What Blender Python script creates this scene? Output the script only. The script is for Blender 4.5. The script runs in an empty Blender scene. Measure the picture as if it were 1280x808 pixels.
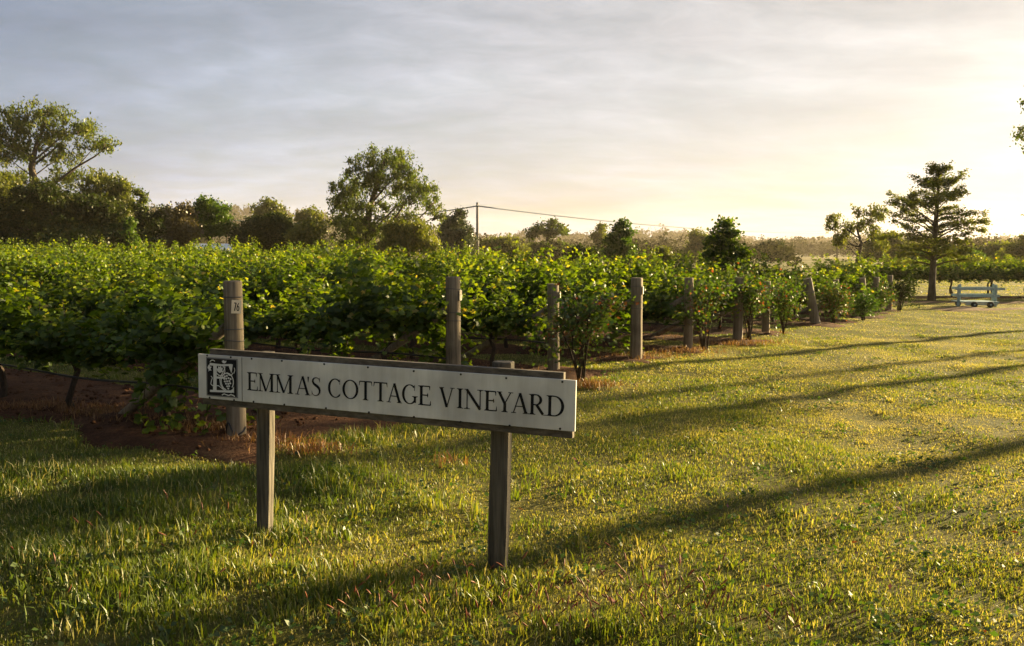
import bpy, math, random
import numpy as np
from mathutils import Vector

# ------------------------------------------------------------------ camera, world, sun, exposure
SC = bpy.context.scene
COL = SC.collection
F_PX, CX, CY, HZ, CAM_H = 1060.0, 640.0, 404.0, 318.0, 1.6
PITCH = math.atan((CY - HZ) / F_PX)
cam_d = bpy.data.cameras.new("camera")
cam_d.sensor_width = 36.0
cam_d.lens = 36.0 * F_PX / 1280.0
cam_d.clip_start, cam_d.clip_end = 0.05, 6000
cam = bpy.data.objects.new("camera", cam_d)
COL.objects.link(cam)
cam.location = (0, 0, CAM_H)
cam.rotation_euler = (math.pi / 2 - PITCH, 0, 0)
SC.camera = cam

SUN_AZ, SUN_EL = math.radians(57.0), math.radians(11.0)
SUN_DIR = Vector((math.sin(SUN_AZ) * math.cos(SUN_EL), math.cos(SUN_AZ) * math.cos(SUN_EL), math.sin(SUN_EL)))
sun_d = bpy.data.lights.new("sun", 'SUN')
sun_d.energy = 5.0
sun_d.angle = math.radians(0.6)
sun_d.color = (1.0, 0.77, 0.40)
sun = bpy.data.objects.new("sun", sun_d)
COL.objects.link(sun)
sun.location = SUN_DIR * 60
sun.rotation_euler = SUN_DIR.to_track_quat('Z', 'Y').to_euler()

W = bpy.data.worlds.new("World")
SC.world = W
W.use_nodes = True
SKY_GAIN = 2.15          # radiance of the cloud layer before the background strength
def build_world():
    nt = W.node_tree
    N, L = nt.nodes, nt.links
    N.clear()
    out = N.new('ShaderNodeOutputWorld')
    bg = N.new('ShaderNodeBackground')
    bg.inputs[1].default_value = 0.1
    L.new(bg.outputs[0], out.inputs[0])
    sky = N.new('ShaderNodeTexSky')
    sky.sky_type = 'NISHITA'
    sky.sun_disc = False
    sky.sun_elevation = SUN_EL
    sky.sun_rotation = SUN_AZ
    sky.air_density, sky.dust_density, sky.ozone_density = 1.0, 1.0, 1.0
    tc = N.new('ShaderNodeTexCoord')
    sep = N.new('ShaderNodeSeparateXYZ')
    L.new(tc.outputs['Generated'], sep.inputs[0])
    def math_(op, a, b=None, c=None, clamp=False):
        n = N.new('ShaderNodeMath'); n.operation = op; n.use_clamp = clamp
        for i, v in enumerate((a, b, c)):
            if v is None: continue
            if isinstance(v, (int, float)): n.inputs[i].default_value = v
            else: L.new(v, n.inputs[i])
        return n.outputs[0]
    zc = math_('MAXIMUM', sep.outputs[2], 0.0)
    den = math_('ADD', zc, 0.16)
    comb = N.new('ShaderNodeCombineXYZ')
    L.new(math_('DIVIDE', sep.outputs[0], den), comb.inputs[0])
    L.new(math_('DIVIDE', sep.outputs[1], den), comb.inputs[1])
    mp = N.new('ShaderNodeMapping')
    mp.inputs['Rotation'].default_value = (0, 0, math.radians(14))
    mp.inputs['Scale'].default_value = (0.8, 1.25, 1)
    mp.inputs['Location'].default_value = (3.1, 1.7, 0)
    L.new(comb.outputs[0], mp.inputs[0])
    def noise(scale, detail, rough, dist):
        n = N.new('ShaderNodeTexNoise'); n.noise_dimensions = '2D'
        n.inputs['Scale'].default_value = scale; n.inputs['Detail'].default_value = detail
        n.inputs['Roughness'].default_value = rough; n.inputs['Distortion'].default_value = dist
        L.new(mp.outputs[0], n.inputs['Vector'])
        return n.outputs[0]
    n1 = noise(0.9, 6, 0.58, 0.25)
    n2 = noise(5.2, 9, 0.62, 0.35)
    n3 = noise(0.45, 3, 0.5, 0.2)
    # angle to the sun
    dot = N.new('ShaderNodeVectorMath'); dot.operation = 'DOT_PRODUCT'
    nrm = N.new('ShaderNodeVectorMath'); nrm.operation = 'NORMALIZE'
    L.new(tc.outputs['Generated'], nrm.inputs[0])
    L.new(nrm.outputs[0], dot.inputs[0])
    dot.inputs[1].default_value = SUN_DIR
    d01 = math_('MULTIPLY_ADD', dot.outputs['Value'], 0.5, 0.5)
    wob = math_('MULTIPLY_ADD', n1, 0.10, -0.05)
    d01 = math_('ADD', d01, wob, clamp=True)
    ramp = N.new('ShaderNodeValToRGB')
    cr = ramp.color_ramp
    stops = [(0.0, (.12, .13, .145)), (0.42, (.15, .175, .215)), (0.53, (.195, .25, .37)), (0.66, (.30, .345, .44)), (0.78, (.39, .41, .465)),
             (0.87, (.42, .43, .46)), (0.935, (.48, .48, .485)), (1.0, (.78, .75, .68))]
    cr.elements[0].position, cr.elements[0].color = stops[0][0], (*stops[0][1], 1)
    cr.elements[1].position, cr.elements[1].color = stops[-1][0], (*stops[-1][1], 1)
    for p, c in stops[1:-1]:
        e = cr.elements.new(p); e.color = (*c, 1)
    L.new(d01, ramp.inputs[0])
    # cloud light and dark
    lum = math_('MULTIPLY_ADD', n1, 1.2, 0.38)
    lum = math_('MULTIPLY', lum, math_('MULTIPLY_ADD', n2, 0.95, 0.52))
    glow = math_('POWER', math_('MAXIMUM', dot.outputs['Value'], 0.0), 14.0)
    lum = math_('ADD', lum, math_('MULTIPLY', glow, .6))
    mul = N.new('ShaderNodeVectorMath'); mul.operation = 'SCALE'
    L.new(ramp.outputs[0], mul.inputs[0]); L.new(lum, mul.inputs['Scale'])
    # warm brightening towards the horizon
    hz = math_('POWER', math_('SUBTRACT', 1.0, zc, clamp=True), 7.0)
    hzr = N.new('ShaderNodeMixRGB'); hzr.blend_type = 'ADD'
    hcol = N.new('ShaderNodeVectorMath'); hcol.operation = 'SCALE'
    hcol.inputs[0].default_value = (.20, .192, .18)
    L.new(math_('MULTIPLY', hz, math_('MULTIPLY_ADD', dot.outputs['Value'], 0.55, 0.45, clamp=True)), hcol.inputs['Scale'])
    hzr.inputs[0].default_value = 1
    L.new(mul.outputs[0], hzr.inputs[1]); L.new(hcol.outputs[0], hzr.inputs[2])
    gain = N.new('ShaderNodeVectorMath'); gain.operation = 'SCALE'
    L.new(hzr.outputs[0], gain.inputs[0]); gain.inputs['Scale'].default_value = SKY_GAIN
    # thin places let some clear sky through
    cov = math_('MULTIPLY_ADD', math_('ADD', n3, n2), -0.9, 1.15, clamp=True)
    cov = math_('MULTIPLY', cov, 0.15)
    mix = N.new('ShaderNodeMixRGB')
    L.new(cov, mix.inputs[0]); L.new(gain.outputs[0], mix.inputs[1]); L.new(sky.outputs[0], mix.inputs[2])
    L.new(mix.outputs[0], bg.inputs[0])
build_world()

SC.view_settings.view_transform = 'Standard'
SC.view_settings.look = 'None'
SC.view_settings.exposure = 2.46
SC.view_settings.gamma = 1.0
SC.view_settings.use_curve_mapping = False
SC.render.engine = 'CYCLES'
SC.cycles.use_denoising = True
SC.cycles.max_bounces = 6
SC.cycles.diffuse_bounces = 3
SC.cycles.glossy_bounces = 2
SC.cycles.transmission_bounces = 4
SC.cycles.transparent_max_bounces = 4
SC.cycles.volume_bounces = 1
SC.cycles.sample_clamp_indirect = 6

# ------------------------------------------------------------------ helpers
def ray(px, py):
    cp, sp = math.cos(PITCH), math.sin(PITCH)
    a, b = (px - CX) / F_PX, (CY - py) / F_PX
    return np.array([a, cp + b * sp, -sp + b * cp])
def gp(px, py, z=0.0):
    d = ray(px, py); t = (z - CAM_H) / d[2]
    return np.array([0, 0, CAM_H]) + d * t
def at(px, py, Y):
    d = ray(px, py); return np.array([0, 0, CAM_H]) + d * (Y / d[1])

def _hash(ix, iy, s):
    h = (ix * 374761393 + iy * 668265263 + s * 144665) & 0xffffffff
    h = ((h ^ (h >> 13)) * 1274126177) & 0xffffffff
    return ((h ^ (h >> 16)) & 0xffff) / 65535.0
def vn(x, y, s=0):
    x, y = np.asarray(x, float), np.asarray(y, float)
    ix, iy = np.floor(x).astype(np.int64), np.floor(y).astype(np.int64)
    fx, fy = x - ix, y - iy
    fx, fy = fx * fx * (3 - 2 * fx), fy * fy * (3 - 2 * fy)
    a, b = _hash(ix, iy, s), _hash(ix + 1, iy, s)
    c, d = _hash(ix, iy + 1, s), _hash(ix + 1, iy + 1, s)
    return (a * (1 - fx) + b * fx) * (1 - fy) + (c * (1 - fx) + d * fx) * fy
def gz(x, y):
    x, y = np.asarray(x, float), np.asarray(y, float)
    r = np.sqrt(x * x + y * y)
    fade = np.clip((70 - r) / 40, 0, 1)
    return fade * (0.05 * (vn(x * .6, y * .6, 3) - .5) + 0.055 * (vn(x * 1.7, y * 1.7, 5) - .5))

def tag(o, label=None, cat=None, group=None, kind=None):
    if label: o['label'] = label
    if cat: o['category'] = cat
    if group: o['group'] = group
    if kind: o['kind'] = kind
    return o
def empty(name, loc, rz=0.0):
    o = bpy.data.objects.new(name, None)
    COL.objects.link(o); o.location = loc; o.rotation_euler = (0, 0, rz)
    o.empty_display_size = 0.1
    return o
def link(name, me, mat, parent=None, smooth=False):
    if mat is not None: me.materials.append(mat)
    o = bpy.data.objects.new(name, me); COL.objects.link(o)
    if parent is not None: o.parent = parent
    if smooth:
        me.polygons.foreach_set('use_smooth', np.ones(len(me.polygons), bool))
    return o
def mesh_np(name, V, Fs, tint=None):
    """V (n,3); Fs (m,k) faces of one size; tint (n,) own colour value of each leaf or blade"""
    V = np.ascontiguousarray(V, np.float32); Fs = np.ascontiguousarray(Fs, np.int32)
    me = bpy.data.meshes.new(name)
    m, k = Fs.shape
    me.vertices.add(len(V)); me.vertices.foreach_set('co', V.ravel())
    me.loops.add(m * k); me.loops.foreach_set('vertex_index', Fs.ravel())
    me.polygons.add(m)
    me.polygons.foreach_set('loop_start', np.arange(0, m * k, k, dtype=np.int32))
    me.polygons.foreach_set('loop_total', np.full(m, k, np.int32))
    me.update(calc_edges=True)
    if tint is not None:
        a = me.attributes.new('tint', 'FLOAT', 'POINT')
        a.data.foreach_set('value', np.ascontiguousarray(tint, np.float32))
    return me
class MB:
    def __init__(s): s.v, s.f = [], []
    def add(s, V, Fs):
        b = len(s.v)
        s.v += [tuple(map(float, p)) for p in V]
        s.f += [tuple(int(i) + b for i in q) for q in Fs]
        return s
    def box(s, c, size, M=None, bev=0.0):
        x, y, z = [q / 2 for q in size]
        b = min(bev, x * .9, y * .9, z * .9)
        if b <= 0:
            V = [(sx * x, sy * y, sz * z) for sx in (-1, 1) for sy in (-1, 1) for sz in (-1, 1)]
            Fs = [(0, 1, 3, 2), (4, 6, 7, 5), (0, 4, 5, 1), (2, 3, 7, 6), (0, 2, 6, 4), (1, 5, 7, 3)]
            V = np.array(V)
            if M is not None: V = V @ np.array(M).T
            return s.add(V + np.array(c), Fs)
        import bmesh
        bm = bmesh.new(); bmesh.ops.create_cube(bm, size=1)
        for v in bm.verts: v.co = (v.co.x * size[0], v.co.y * size[1], v.co.z * size[2])
        bmesh.ops.bevel(bm, geom=bm.edges[:], offset=b, segments=2, profile=.6, affect='EDGES')
        bm.verts.index_update()
        V = np.array([v.co[:] for v in bm.verts]); Fs = [[v.index for v in f.verts] for f in bm.faces]
        bm.free()
        if M is not None: V = V @ np.array(M).T
        return s.add(V + np.array(c), Fs)
    def tube(s, P, R, n=8, caps=True):
        P = np.array(P, float); k = len(P)
        R = np.full(k, R) if np.isscalar(R) else np.array(R, float)
        T = np.gradient(P, axis=0); T /= np.linalg.norm(T, axis=1)[:, None] + 1e-9
        ref = np.array([0, 0, 1.0]) if abs(T[0][2]) < .9 else np.array([1.0, 0, 0])
        a = np.linspace(0, 2 * np.pi, n, endpoint=False)
        V = []
        for i in range(k):
            u = np.cross(T[i], ref); u /= np.linalg.norm(u) + 1e-9
            w = np.cross(T[i], u)
            V += list(P[i] + R[i] * (np.outer(np.cos(a), u) + np.outer(np.sin(a), w)))
        Fs = [(i * n + j, i * n + (j + 1) % n, (i + 1) * n + (j + 1) % n, (i + 1) * n + j) for i in range(k - 1) for j in range(n)]
        if caps: Fs += [tuple(range(n))[::-1], tuple((k - 1) * n + j for j in range(n))]
        return s.add(V, Fs)
    def prism(s, poly, y0, y1):
        """poly in x,z; extruded in y"""
        n = len(poly)
        V = [(x, y0, z) for x, z in poly] + [(x, y1, z) for x, z in poly]
        Fs = [tuple(range(n)), tuple(range(2 * n - 1, n - 1, -1))] + [(i, i + n, (i + 1) % n + n, (i + 1) % n) for i in range(n)]
        return s.add(V, Fs)
    def build(s, name, mat, parent=None, smooth=False):
        me = bpy.data.meshes.new(name); me.from_pydata(s.v, [], s.f); me.update()
        import bmesh
        bm = bmesh.new(); bm.from_mesh(me); bmesh.ops.recalc_face_normals(bm, faces=bm.faces[:]); bm.to_mesh(me); bm.free()
        o = link(name, me, mat, parent)
        if smooth:
            for p in me.polygons: p.use_smooth = len(p.vertices) == 4
        return o

# ------------------------------------------------------------------ materials
def new_mat(name):
    m = bpy.data.materials.new(name); m.use_nodes = True
    m.node_tree.nodes.clear()
    return m, m.node_tree.nodes, m.node_tree.links
def ramp_node(N, stops):
    r = N.new('ShaderNodeValToRGB'); e = r.color_ramp.elements
    e[0].position, e[0].color = stops[0][0], (*stops[0][1], 1)
    e[1].position, e[1].color = stops[-1][0], (*stops[-1][1], 1)
    for p, c in stops[1:-1]:
        x = e.new(p); x.color = (*c, 1)
    return r
def leaf_mat(name, stops, trans=0.42, gloss=0.06, tcol=(1.05, 1.18, .4), rough=.45, vary=.25):
    m, N, L = new_mat(name)
    out = N.new('ShaderNodeOutputMaterial')
    at_ = N.new('ShaderNodeAttribute'); at_.attribute_name = 'tint'
    oi = N.new('ShaderNodeObjectInfo')
    ma = N.new('ShaderNodeMath'); ma.operation = 'MULTIPLY_ADD'; ma.use_clamp = True
    L.new(oi.outputs['Random'], ma.inputs[0]); ma.inputs[1].default_value = vary * .5
    mb = N.new('ShaderNodeMath'); mb.operation = 'ADD'; mb.inputs[1].default_value = -vary * .25
    L.new(at_.outputs['Fac'], mb.inputs[0]); L.new(mb.outputs[0], ma.inputs[2])
    r = ramp_node(N, stops); L.new(ma.outputs[0], r.inputs[0])
    di = N.new('ShaderNodeBsdfDiffuse'); L.new(r.outputs[0], di.inputs[0])
    tr = N.new('ShaderNodeBsdfTranslucent')
    tm = N.new('ShaderNodeMixRGB'); tm.blend_type = 'MULTIPLY'; tm.inputs[0].default_value = 1
    L.new(r.outputs[0], tm.inputs[1]); tm.inputs[2].default_value = (*tcol, 1)
    L.new(tm.outputs[0], tr.inputs[0])
    mx = N.new('ShaderNodeMixShader'); mx.inputs[0].default_value = trans
    L.new(di.outputs[0], mx.inputs[1]); L.new(tr.outputs[0], mx.inputs[2])
    gl = N.new('ShaderNodeBsdfGlossy'); gl.inputs['Roughness'].default_value = rough
    gl.inputs[0].default_value = (.9, .9, .9, 1)
    m2 = N.new('ShaderNodeMixShader'); m2.inputs[0].default_value = gloss
    L.new(mx.outputs[0], m2.inputs[1]); L.new(gl.outputs[0], m2.inputs[2])
    L.new(m2.outputs[0], out.inputs[0])
    return m
def wood_mat(name, c1, c2, scale=9.0, stretch=.06, bump=.4, axis=2, rough=.85):
    m, N, L = new_mat(name)
    out = N.new('ShaderNodeOutputMaterial'); b = N.new('ShaderNodeBsdfPrincipled')
    b.inputs['Roughness'].default_value = rough
    b.inputs['Specular IOR Level'].default_value = .2
    tc = N.new('ShaderNodeTexCoord'); mp = N.new('ShaderNodeMapping')
    sc = [1, 1, 1]; sc[axis] = stretch
    mp.inputs['Scale'].default_value = sc
    L.new(tc.outputs['Object'], mp.inputs[0])
    n = N.new('ShaderNodeTexNoise'); n.inputs['Scale'].default_value = scale * 5; n.inputs['Detail'].default_value = 6; n.inputs['Roughness'].default_value = .65
    L.new(mp.outputs[0], n.inputs['Vector'])
    n2 = N.new('ShaderNodeTexNoise'); n2.inputs['Scale'].default_value = 3; n2.inputs['Detail'].default_value = 4
    L.new(tc.outputs['Object'], n2.inputs['Vector'])
    r = ramp_node(N, [(.32, c1), (.68, c2)]); L.new(n.outputs[0], r.inputs[0])
    r2 = ramp_node(N, [(.3, (.62, .6, .58)), (.7, (1.1, 1.08, 1.02))]); L.new(n2.outputs[0], r2.inputs[0])
    mm = N.new('ShaderNodeMixRGB'); mm.blend_type = 'MULTIPLY'; mm.inputs[0].default_value = 1
    L.new(r.outputs[0], mm.inputs[1]); L.new(r2.outputs[0], mm.inputs[2])
    L.new(mm.outputs[0], b.inputs['Base Color'])
    bp = N.new('ShaderNodeBump'); bp.inputs['Strength'].default_value = bump; bp.inputs['Distance'].default_value = .01
    L.new(n.outputs[0], bp.inputs['Height']); L.new(bp.outputs[0], b.inputs['Normal'])
    L.new(b.outputs[0], out.inputs[0])
    return m
def plain_mat(name, col, rough=.6, metal=0.0, var=.12, nscale=12.0, bump=0.0):
    m, N, L = new_mat(name)
    out = N.new('ShaderNodeOutputMaterial'); b = N.new('ShaderNodeBsdfPrincipled')
    b.inputs['Roughness'].default_value = rough; b.inputs['Metallic'].default_value = metal
    tc = N.new('ShaderNodeTexCoord')
    n = N.new('ShaderNodeTexNoise'); n.inputs['Scale'].default_value = nscale; n.inputs['Detail'].default_value = 5
    L.new(tc.outputs['Object'], n.inputs['Vector'])
    lo = tuple(c * (1 - var) for c in col); hi = tuple(min(1, c * (1 + var)) for c in col)
    r = ramp_node(N, [(.3, lo), (.7, hi)]); L.new(n.outputs[0], r.inputs[0])
    L.new(r.outputs[0], b.inputs['Base Color'])
    if bump:
        bp = N.new('ShaderNodeBump'); bp.inputs['Strength'].default_value = bump; bp.inputs['Distance'].default_value = .02
        L.new(n.outputs[0], bp.inputs['Height']); L.new(bp.outputs[0], b.inputs['Normal'])
    L.new(b.outputs[0], out.inputs[0])
    return m

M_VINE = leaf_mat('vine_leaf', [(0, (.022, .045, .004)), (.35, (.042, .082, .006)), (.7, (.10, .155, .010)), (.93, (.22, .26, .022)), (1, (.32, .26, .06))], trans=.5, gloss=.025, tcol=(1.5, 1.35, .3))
M_ROSE = leaf_mat('rose_leaf', [(0, (.03, .06, .008)), (.6, (.09, .13, .014)), (.75, (.13, .09, .025)), (.9, (.20, .04, .02)), (1, (.35, .22, .16))], trans=.45, gloss=.04)
M_GRASS = leaf_mat('grass_blade', [(0, (.045, .078, .008)), (.35, (.10, .145, .012)), (.6, (.175, .20, .024)), (.8, (.27, .25, .055)), (1, (.40, .35, .18))], trans=.45, gloss=.04, vary=0, tcol=(1.3, 1.2, .4))
M_STRAW = leaf_mat('straw', [(0, (.09, .035, .014)), (.5, (.20, .085, .03)), (1, (.36, .20, .09))], trans=.3, gloss=.04, vary=0)
M_SEED = leaf_mat('seed_head', [(0, (.07, .10, .02)), (.45, (.16, .13, .04)), (.55, (.13, .035, .02)), (1, (.24, .09, .045))], trans=.25, gloss=.03, vary=0)
M_GUM = leaf_mat('gum_leaf', [(0, (.04, .062, .008)), (.5, (.095, .12, .013)), (1, (.20, .19, .02))], trans=.45, gloss=.03)
M_DARK = leaf_mat('dark_leaf', [(0, (.018, .03, .008)), (.5, (.030, .043, .006)), (1, (.085, .08, .012))], trans=.3, gloss=.02)
M_OLIVE = leaf_mat('olive_leaf', [(0, (.055, .068, .011)), (.5, (.12, .13, .019)), (1, (.23, .20, .03))], trans=.45, gloss=.03)
M_GREEN = leaf_mat('green_leaf', [(0, (.03, .06, .006)), (.5, (.065, .11, .009)), (1, (.15, .18, .018))], trans=.45, gloss=.03)
M_BROWN = leaf_mat('brown_leaf', [(0, (.05, .04, .012)), (.5, (.095, .07, .02)), (1, (.15, .11, .03))], trans=.35)
M_PINE = leaf_mat('pine_leaf', [(0, (.022, .035, .012)), (.5, (.045, .06, .018)), (1, (.10, .10, .03))], trans=.25)
M_FAR = leaf_mat('far_leaf', [(0, (.022, .024, .010)), (.5, (.045, .045, .018)), (1, (.08, .07, .028))], trans=.2, gloss=.0)
M_BARK = wood_mat('bark', (.05, .038, .028), (.15, .12, .09), 4, .2, .8)
M_VBARK = wood_mat('vine_bark', (.025, .018, .013), (.075, .055, .04), 10, .15, .9)
M_POST = wood_mat('post_wood', (.13, .105, .075), (.30, .25, .185), 8, .05, .5)
M_SIGNPOST = wood_mat('sign_post_wood', (.04, .036, .029), (.19, .17, .14), 8, .035, 1.0)
M_PLANK = wood_mat('plank_wood', (.07, .06, .05), (.19, .165, .135), 9, .05, .6, axis=0)
M_BOARD = wood_mat('sign_board_paint', (.74, .73, .695), (.88, .875, .86), 4.0, .10, .0, rough=.4)
M_BLACK = plain_mat('black_paint', (.006, .006, .007), .95)
M_WHITE = plain_mat('white_paint', (.72, .71, .68), .5, var=.05)
M_SCREW = plain_mat('screw_metal', (.03, .028, .026), .5, .6)
M_PLATE = plain_mat('plate_paint', (.62, .54, .40), .5)
M_WIRE = plain_mat('wire_metal', (.10, .10, .10), .45, .8)
M_HOSE = plain_mat('hose_rubber', (.012, .012, .013), .5)
M_BLUE = plain_mat('pale_blue_paint', (.26, .36, .36), .7, var=.25)
M_RUBBER = plain_mat('wheel_rubber', (.02, .017, .016), .8)
M_SOIL = None

def soil_mat(name, stops, bump=1.0):
    m, N, L = new_mat(name)
    out = N.new('ShaderNodeOutputMaterial'); b = N.new('ShaderNodeBsdfPrincipled')
    b.inputs['Roughness'].default_value = .95; b.inputs['Specular IOR Level'].default_value = .1
    tc = N.new('ShaderNodeTexCoord')
    n = N.new('ShaderNodeTexNoise'); n.inputs['Scale'].default_value = 3.0; n.inputs['Detail'].default_value = 10; n.inputs['Roughness'].default_value = .7
    n2 = N.new('ShaderNodeTexNoise'); n2.inputs['Scale'].default_value = 38; n2.inputs['Detail'].default_value = 6; n2.inputs['Roughness'].default_value = .7
    for q in (n, n2): L.new(tc.outputs['Object'], q.inputs['Vector'])
    ad = N.new('ShaderNodeMath'); ad.operation = 'MULTIPLY_ADD'; ad.inputs[1].default_value = .5
    L.new(n2.outputs[0], ad.inputs[0])
    hf = N.new('ShaderNodeMath'); hf.operation = 'MULTIPLY'; hf.inputs[1].default_value = .5
    L.new(n.outputs[0], hf.inputs[0]); L.new(hf.outputs[0], ad.inputs[2])
    r = ramp_node(N, stops); L.new(ad.outputs[0], r.inputs[0])
    L.new(r.outputs[0], b.inputs['Base Color'])
    bp = N.new('ShaderNodeBump'); bp.inputs['Strength'].default_value = bump; bp.inputs['Distance'].default_value = .04
    L.new(n2.outputs[0], bp.inputs['Height']); L.new(bp.outputs[0], b.inputs['Normal'])
    L.new(b.outputs[0], out.inputs[0])
    return m
M_SOIL = soil_mat('red_soil', [(.35, (.036, .016, .009)), (.5, (.078, .036, .018)), (.62, (.14, .066, .032)), (.72, (.18, .105, .055))])
M_DIRT = soil_mat('dirt', [(.35, (.10, .065, .04)), (.5, (.16, .10, .065)), (.7, (.24, .17, .11))], .6)
def ground_mat():
    m, N, L = new_mat('ground_grass')
    out = N.new('ShaderNodeOutputMaterial'); b = N.new('ShaderNodeBsdfPrincipled')
    b.inputs['Roughness'].default_value = .95; b.inputs['Specular IOR Level'].default_value = .1
    tc = N.new('ShaderNodeTexCoord')
    def noi(s, d, ro):
        n = N.new('ShaderNodeTexNoise'); n.inputs['Scale'].default_value = s; n.inputs['Detail'].default_value = d; n.inputs['Roughness'].default_value = ro
        L.new(tc.outputs['Object'], n.inputs['Vector']); return n
    a, f, big = noi(1.3, 6, .65), noi(26, 8, .75), noi(.012, 4, .5)
    r1 = ramp_node(N, [(.3, (.05, .05, .013)), (.48, (.10, .10, .022)), (.62, (.17, .145, .042)), (.75, (.23, .175, .07))])
    ad = N.new('ShaderNodeMath'); ad.operation = 'MULTIPLY_ADD'; ad.inputs[1].default_value = .45
    hf = N.new('ShaderNodeMath'); hf.operation = 'MULTIPLY'; hf.inputs[1].default_value = .55
    L.new(a.outputs[0], hf.inputs[0]); L.new(f.outputs[0], ad.inputs[0]); L.new(hf.outputs[0], ad.inputs[2])
    L.new(ad.outputs[0], r1.inputs[0])
    r2 = ramp_node(N, [(.4, (.10, .10, .03)), (.6, (.24, .20, .08))]); L.new(big.outputs[0], r2.inputs[0])
    sp = N.new('ShaderNodeSeparateXYZ'); L.new(tc.outputs['Object'], sp.inputs[0])
    mr = N.new('ShaderNodeMapRange'); mr.inputs[1].default_value = 60; mr.inputs[2].default_value = 130
    L.new(sp.outputs[1], mr.inputs[0])
    mx = N.new('ShaderNodeMixRGB'); L.new(mr.outputs[0], mx.inputs[0]); L.new(r1.outputs[0], mx.inputs[1]); L.new(r2.outputs[0], mx.inputs[2])
    L.new(mx.outputs[0], b.inputs['Base Color'])
    bp = N.new('ShaderNodeBump'); bp.inputs['Strength'].default_value = .9; bp.inputs['Distance'].default_value = .06
    L.new(f.outputs[0], bp.inputs['Height']); L.new(bp.outputs[0], b.inputs['Normal'])
    L.new(b.outputs[0], out.inputs[0])
    return m
M_GROUND = ground_mat()
M_HILL = soil_mat('hill_cover', [(.3, (.03, .035, .014)), (.5, (.06, .06, .024)), (.7, (.12, .11, .05))], .6)

# ------------------------------------------------------------------ the vineyard plan
ROW_AZ = math.radians(-59.0)
DROW = np.array([math.sin(ROW_AZ), math.cos(ROW_AZ), 0.0])
NROW = np.array([-DROW[1], DROW[0], 0.0])
# end posts: foot pixel, height, radius, lean
POSTS = [
    dict(px=296, py=548, h=1.38, r=.080, lean=(.0, 0), s="the end post numbered 76", d='round grey end post carrying the number 76 plate'),
    dict(px=567, py=494, h=1.33, r=.085, lean=(0, 0), s="the plated post behind the sign middle", d='round end post with a pale plate rising behind the middle of the sign'),
    dict(px=692, py=466, h=1.20, r=.080, lean=(-.01, 0), s="the dark post behind the sign's right end", d='dark end post just behind the right end of the sign'),
    dict(px=795, py=450, h=1.24, r=.090, lean=(0, 0), s="the bare post right of the red rose", d='thick bare end post right of the red-leaved rose bush'),
    dict(px=860, py=438, h=1.20, r=.075, lean=(0, 0), s="the post hidden by the pale rose", d='end post half hidden by the rose bush with pale tips'),
    dict(px=922, py=428, h=1.16, r=.085, lean=(0, 0), s="the sunlit edged post between dark roses", d='end post with one bright sunlit edge between two dark rose bushes'),
    dict(px=957, py=418, h=1.05, r=.075, lean=(0, 0), s="the slim sunlit post", d='slim sunlit end post just left of the dense round rose bush'),
    dict(px=1020, py=407, h=1.05, r=.10, lean=(-.20, .05), s="the leaning post", d='fat end post leaning to the left'),
    dict(px=1045, py=401, h=1.0, r=.075, lean=(-.04, 0), s="the post just right of the leaning one", d='end post just right of the leaning post'),
    dict(px=1079, py=395, h=1.0, r=.085, lean=(-.06, 0), s="the post beside the trimmed bush", d='end post beside the small trimmed bush'),
    dict(px=1094, py=392, h=.98, r=.075, lean=(0, 0), s="the post left of the last bush", d='end post left of the last rounded bush of the line'),
    dict(px=1111, py=389, h=.98, r=.08, lean=(0, 0), s="the farthest end post", d='farthest end post of the line beside its last rounded bush'),
]
for p in POSTS: p['E'] = gp(p['px'], p['py'])
E_ = np.array([p['E'] for p in POSTS])
NR = len(POSTS)
HALF_LEFT = 0.66
ROW_LEN = [max(4.0, (E_[k][0] + HALF_LEFT * E_[k][1]) / (-DROW[0] - HALF_LEFT * DROW[1]) + 2.5) for k in range(NR)]
BED_W = [1.0, .6, .55, .5] + [.45] * (NR - 4)
def bed_mask(x, y, grow=0.0):
    """1 inside a soil bed"""
    m = np.zeros(np.shape(x), bool)
    for k in range(NR):
        rx, ry = x - E_[k][0], y - E_[k][1]
        t = rx * DROW[0] + ry * DROW[1]; c = rx * NROW[0] + ry * NROW[1]
        edge = BED_W[k] * (0.75 + .55 * vn(t * 1.1, c * .3 + k * 9, 21)) + grow
        s = .45 if k == 0 else (.45 if k < 3 else .05)
        c0 = c + (.40 if k == 0 else 0)
        m |= (t > -s - .5 * vn(c * 2, t * .2 + k, 8)) & (t < ROW_LEN[k] + 2) & (np.abs(c0) < edge)
    return m

# ------------------------------------------------------------------ ground and setting
def build_ground():
    def axis(lo, hi, fine_lo, fine_hi, step):
        a = list(np.arange(fine_lo, fine_hi, step))
        s, q = step, fine_hi
        while q < hi: a.append(q); s *= 1.22; q += s
        a.append(hi); s, q = step, fine_lo - step
        while q > lo: a.insert(0, q); s *= 1.22; q -= s
        a.insert(0, lo)
        return np.array(a)
    X, Y = axis(-2500, 2500, -12, 16, .22), axis(-400, 2600, -1, 26, .22)
    gx, gy = np.meshgrid(X, Y)
    V = np.stack([gx, gy, gz(gx, gy)], -1).reshape(-1, 3)
    nx, ny = len(X), len(Y)
    i = np.arange(ny - 1)[:, None] * nx + np.arange(nx - 1)[None]
    i = i.ravel()
    o = link('ground', mesh_np('ground', V, np.stack([i, i + 1, i + nx + 1, i + nx], 1)), M_GROUND, smooth=True)
    tag(o, 'grassy ground of the vineyard and the paddocks behind', 'ground', kind='structure')
build_ground()
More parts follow.
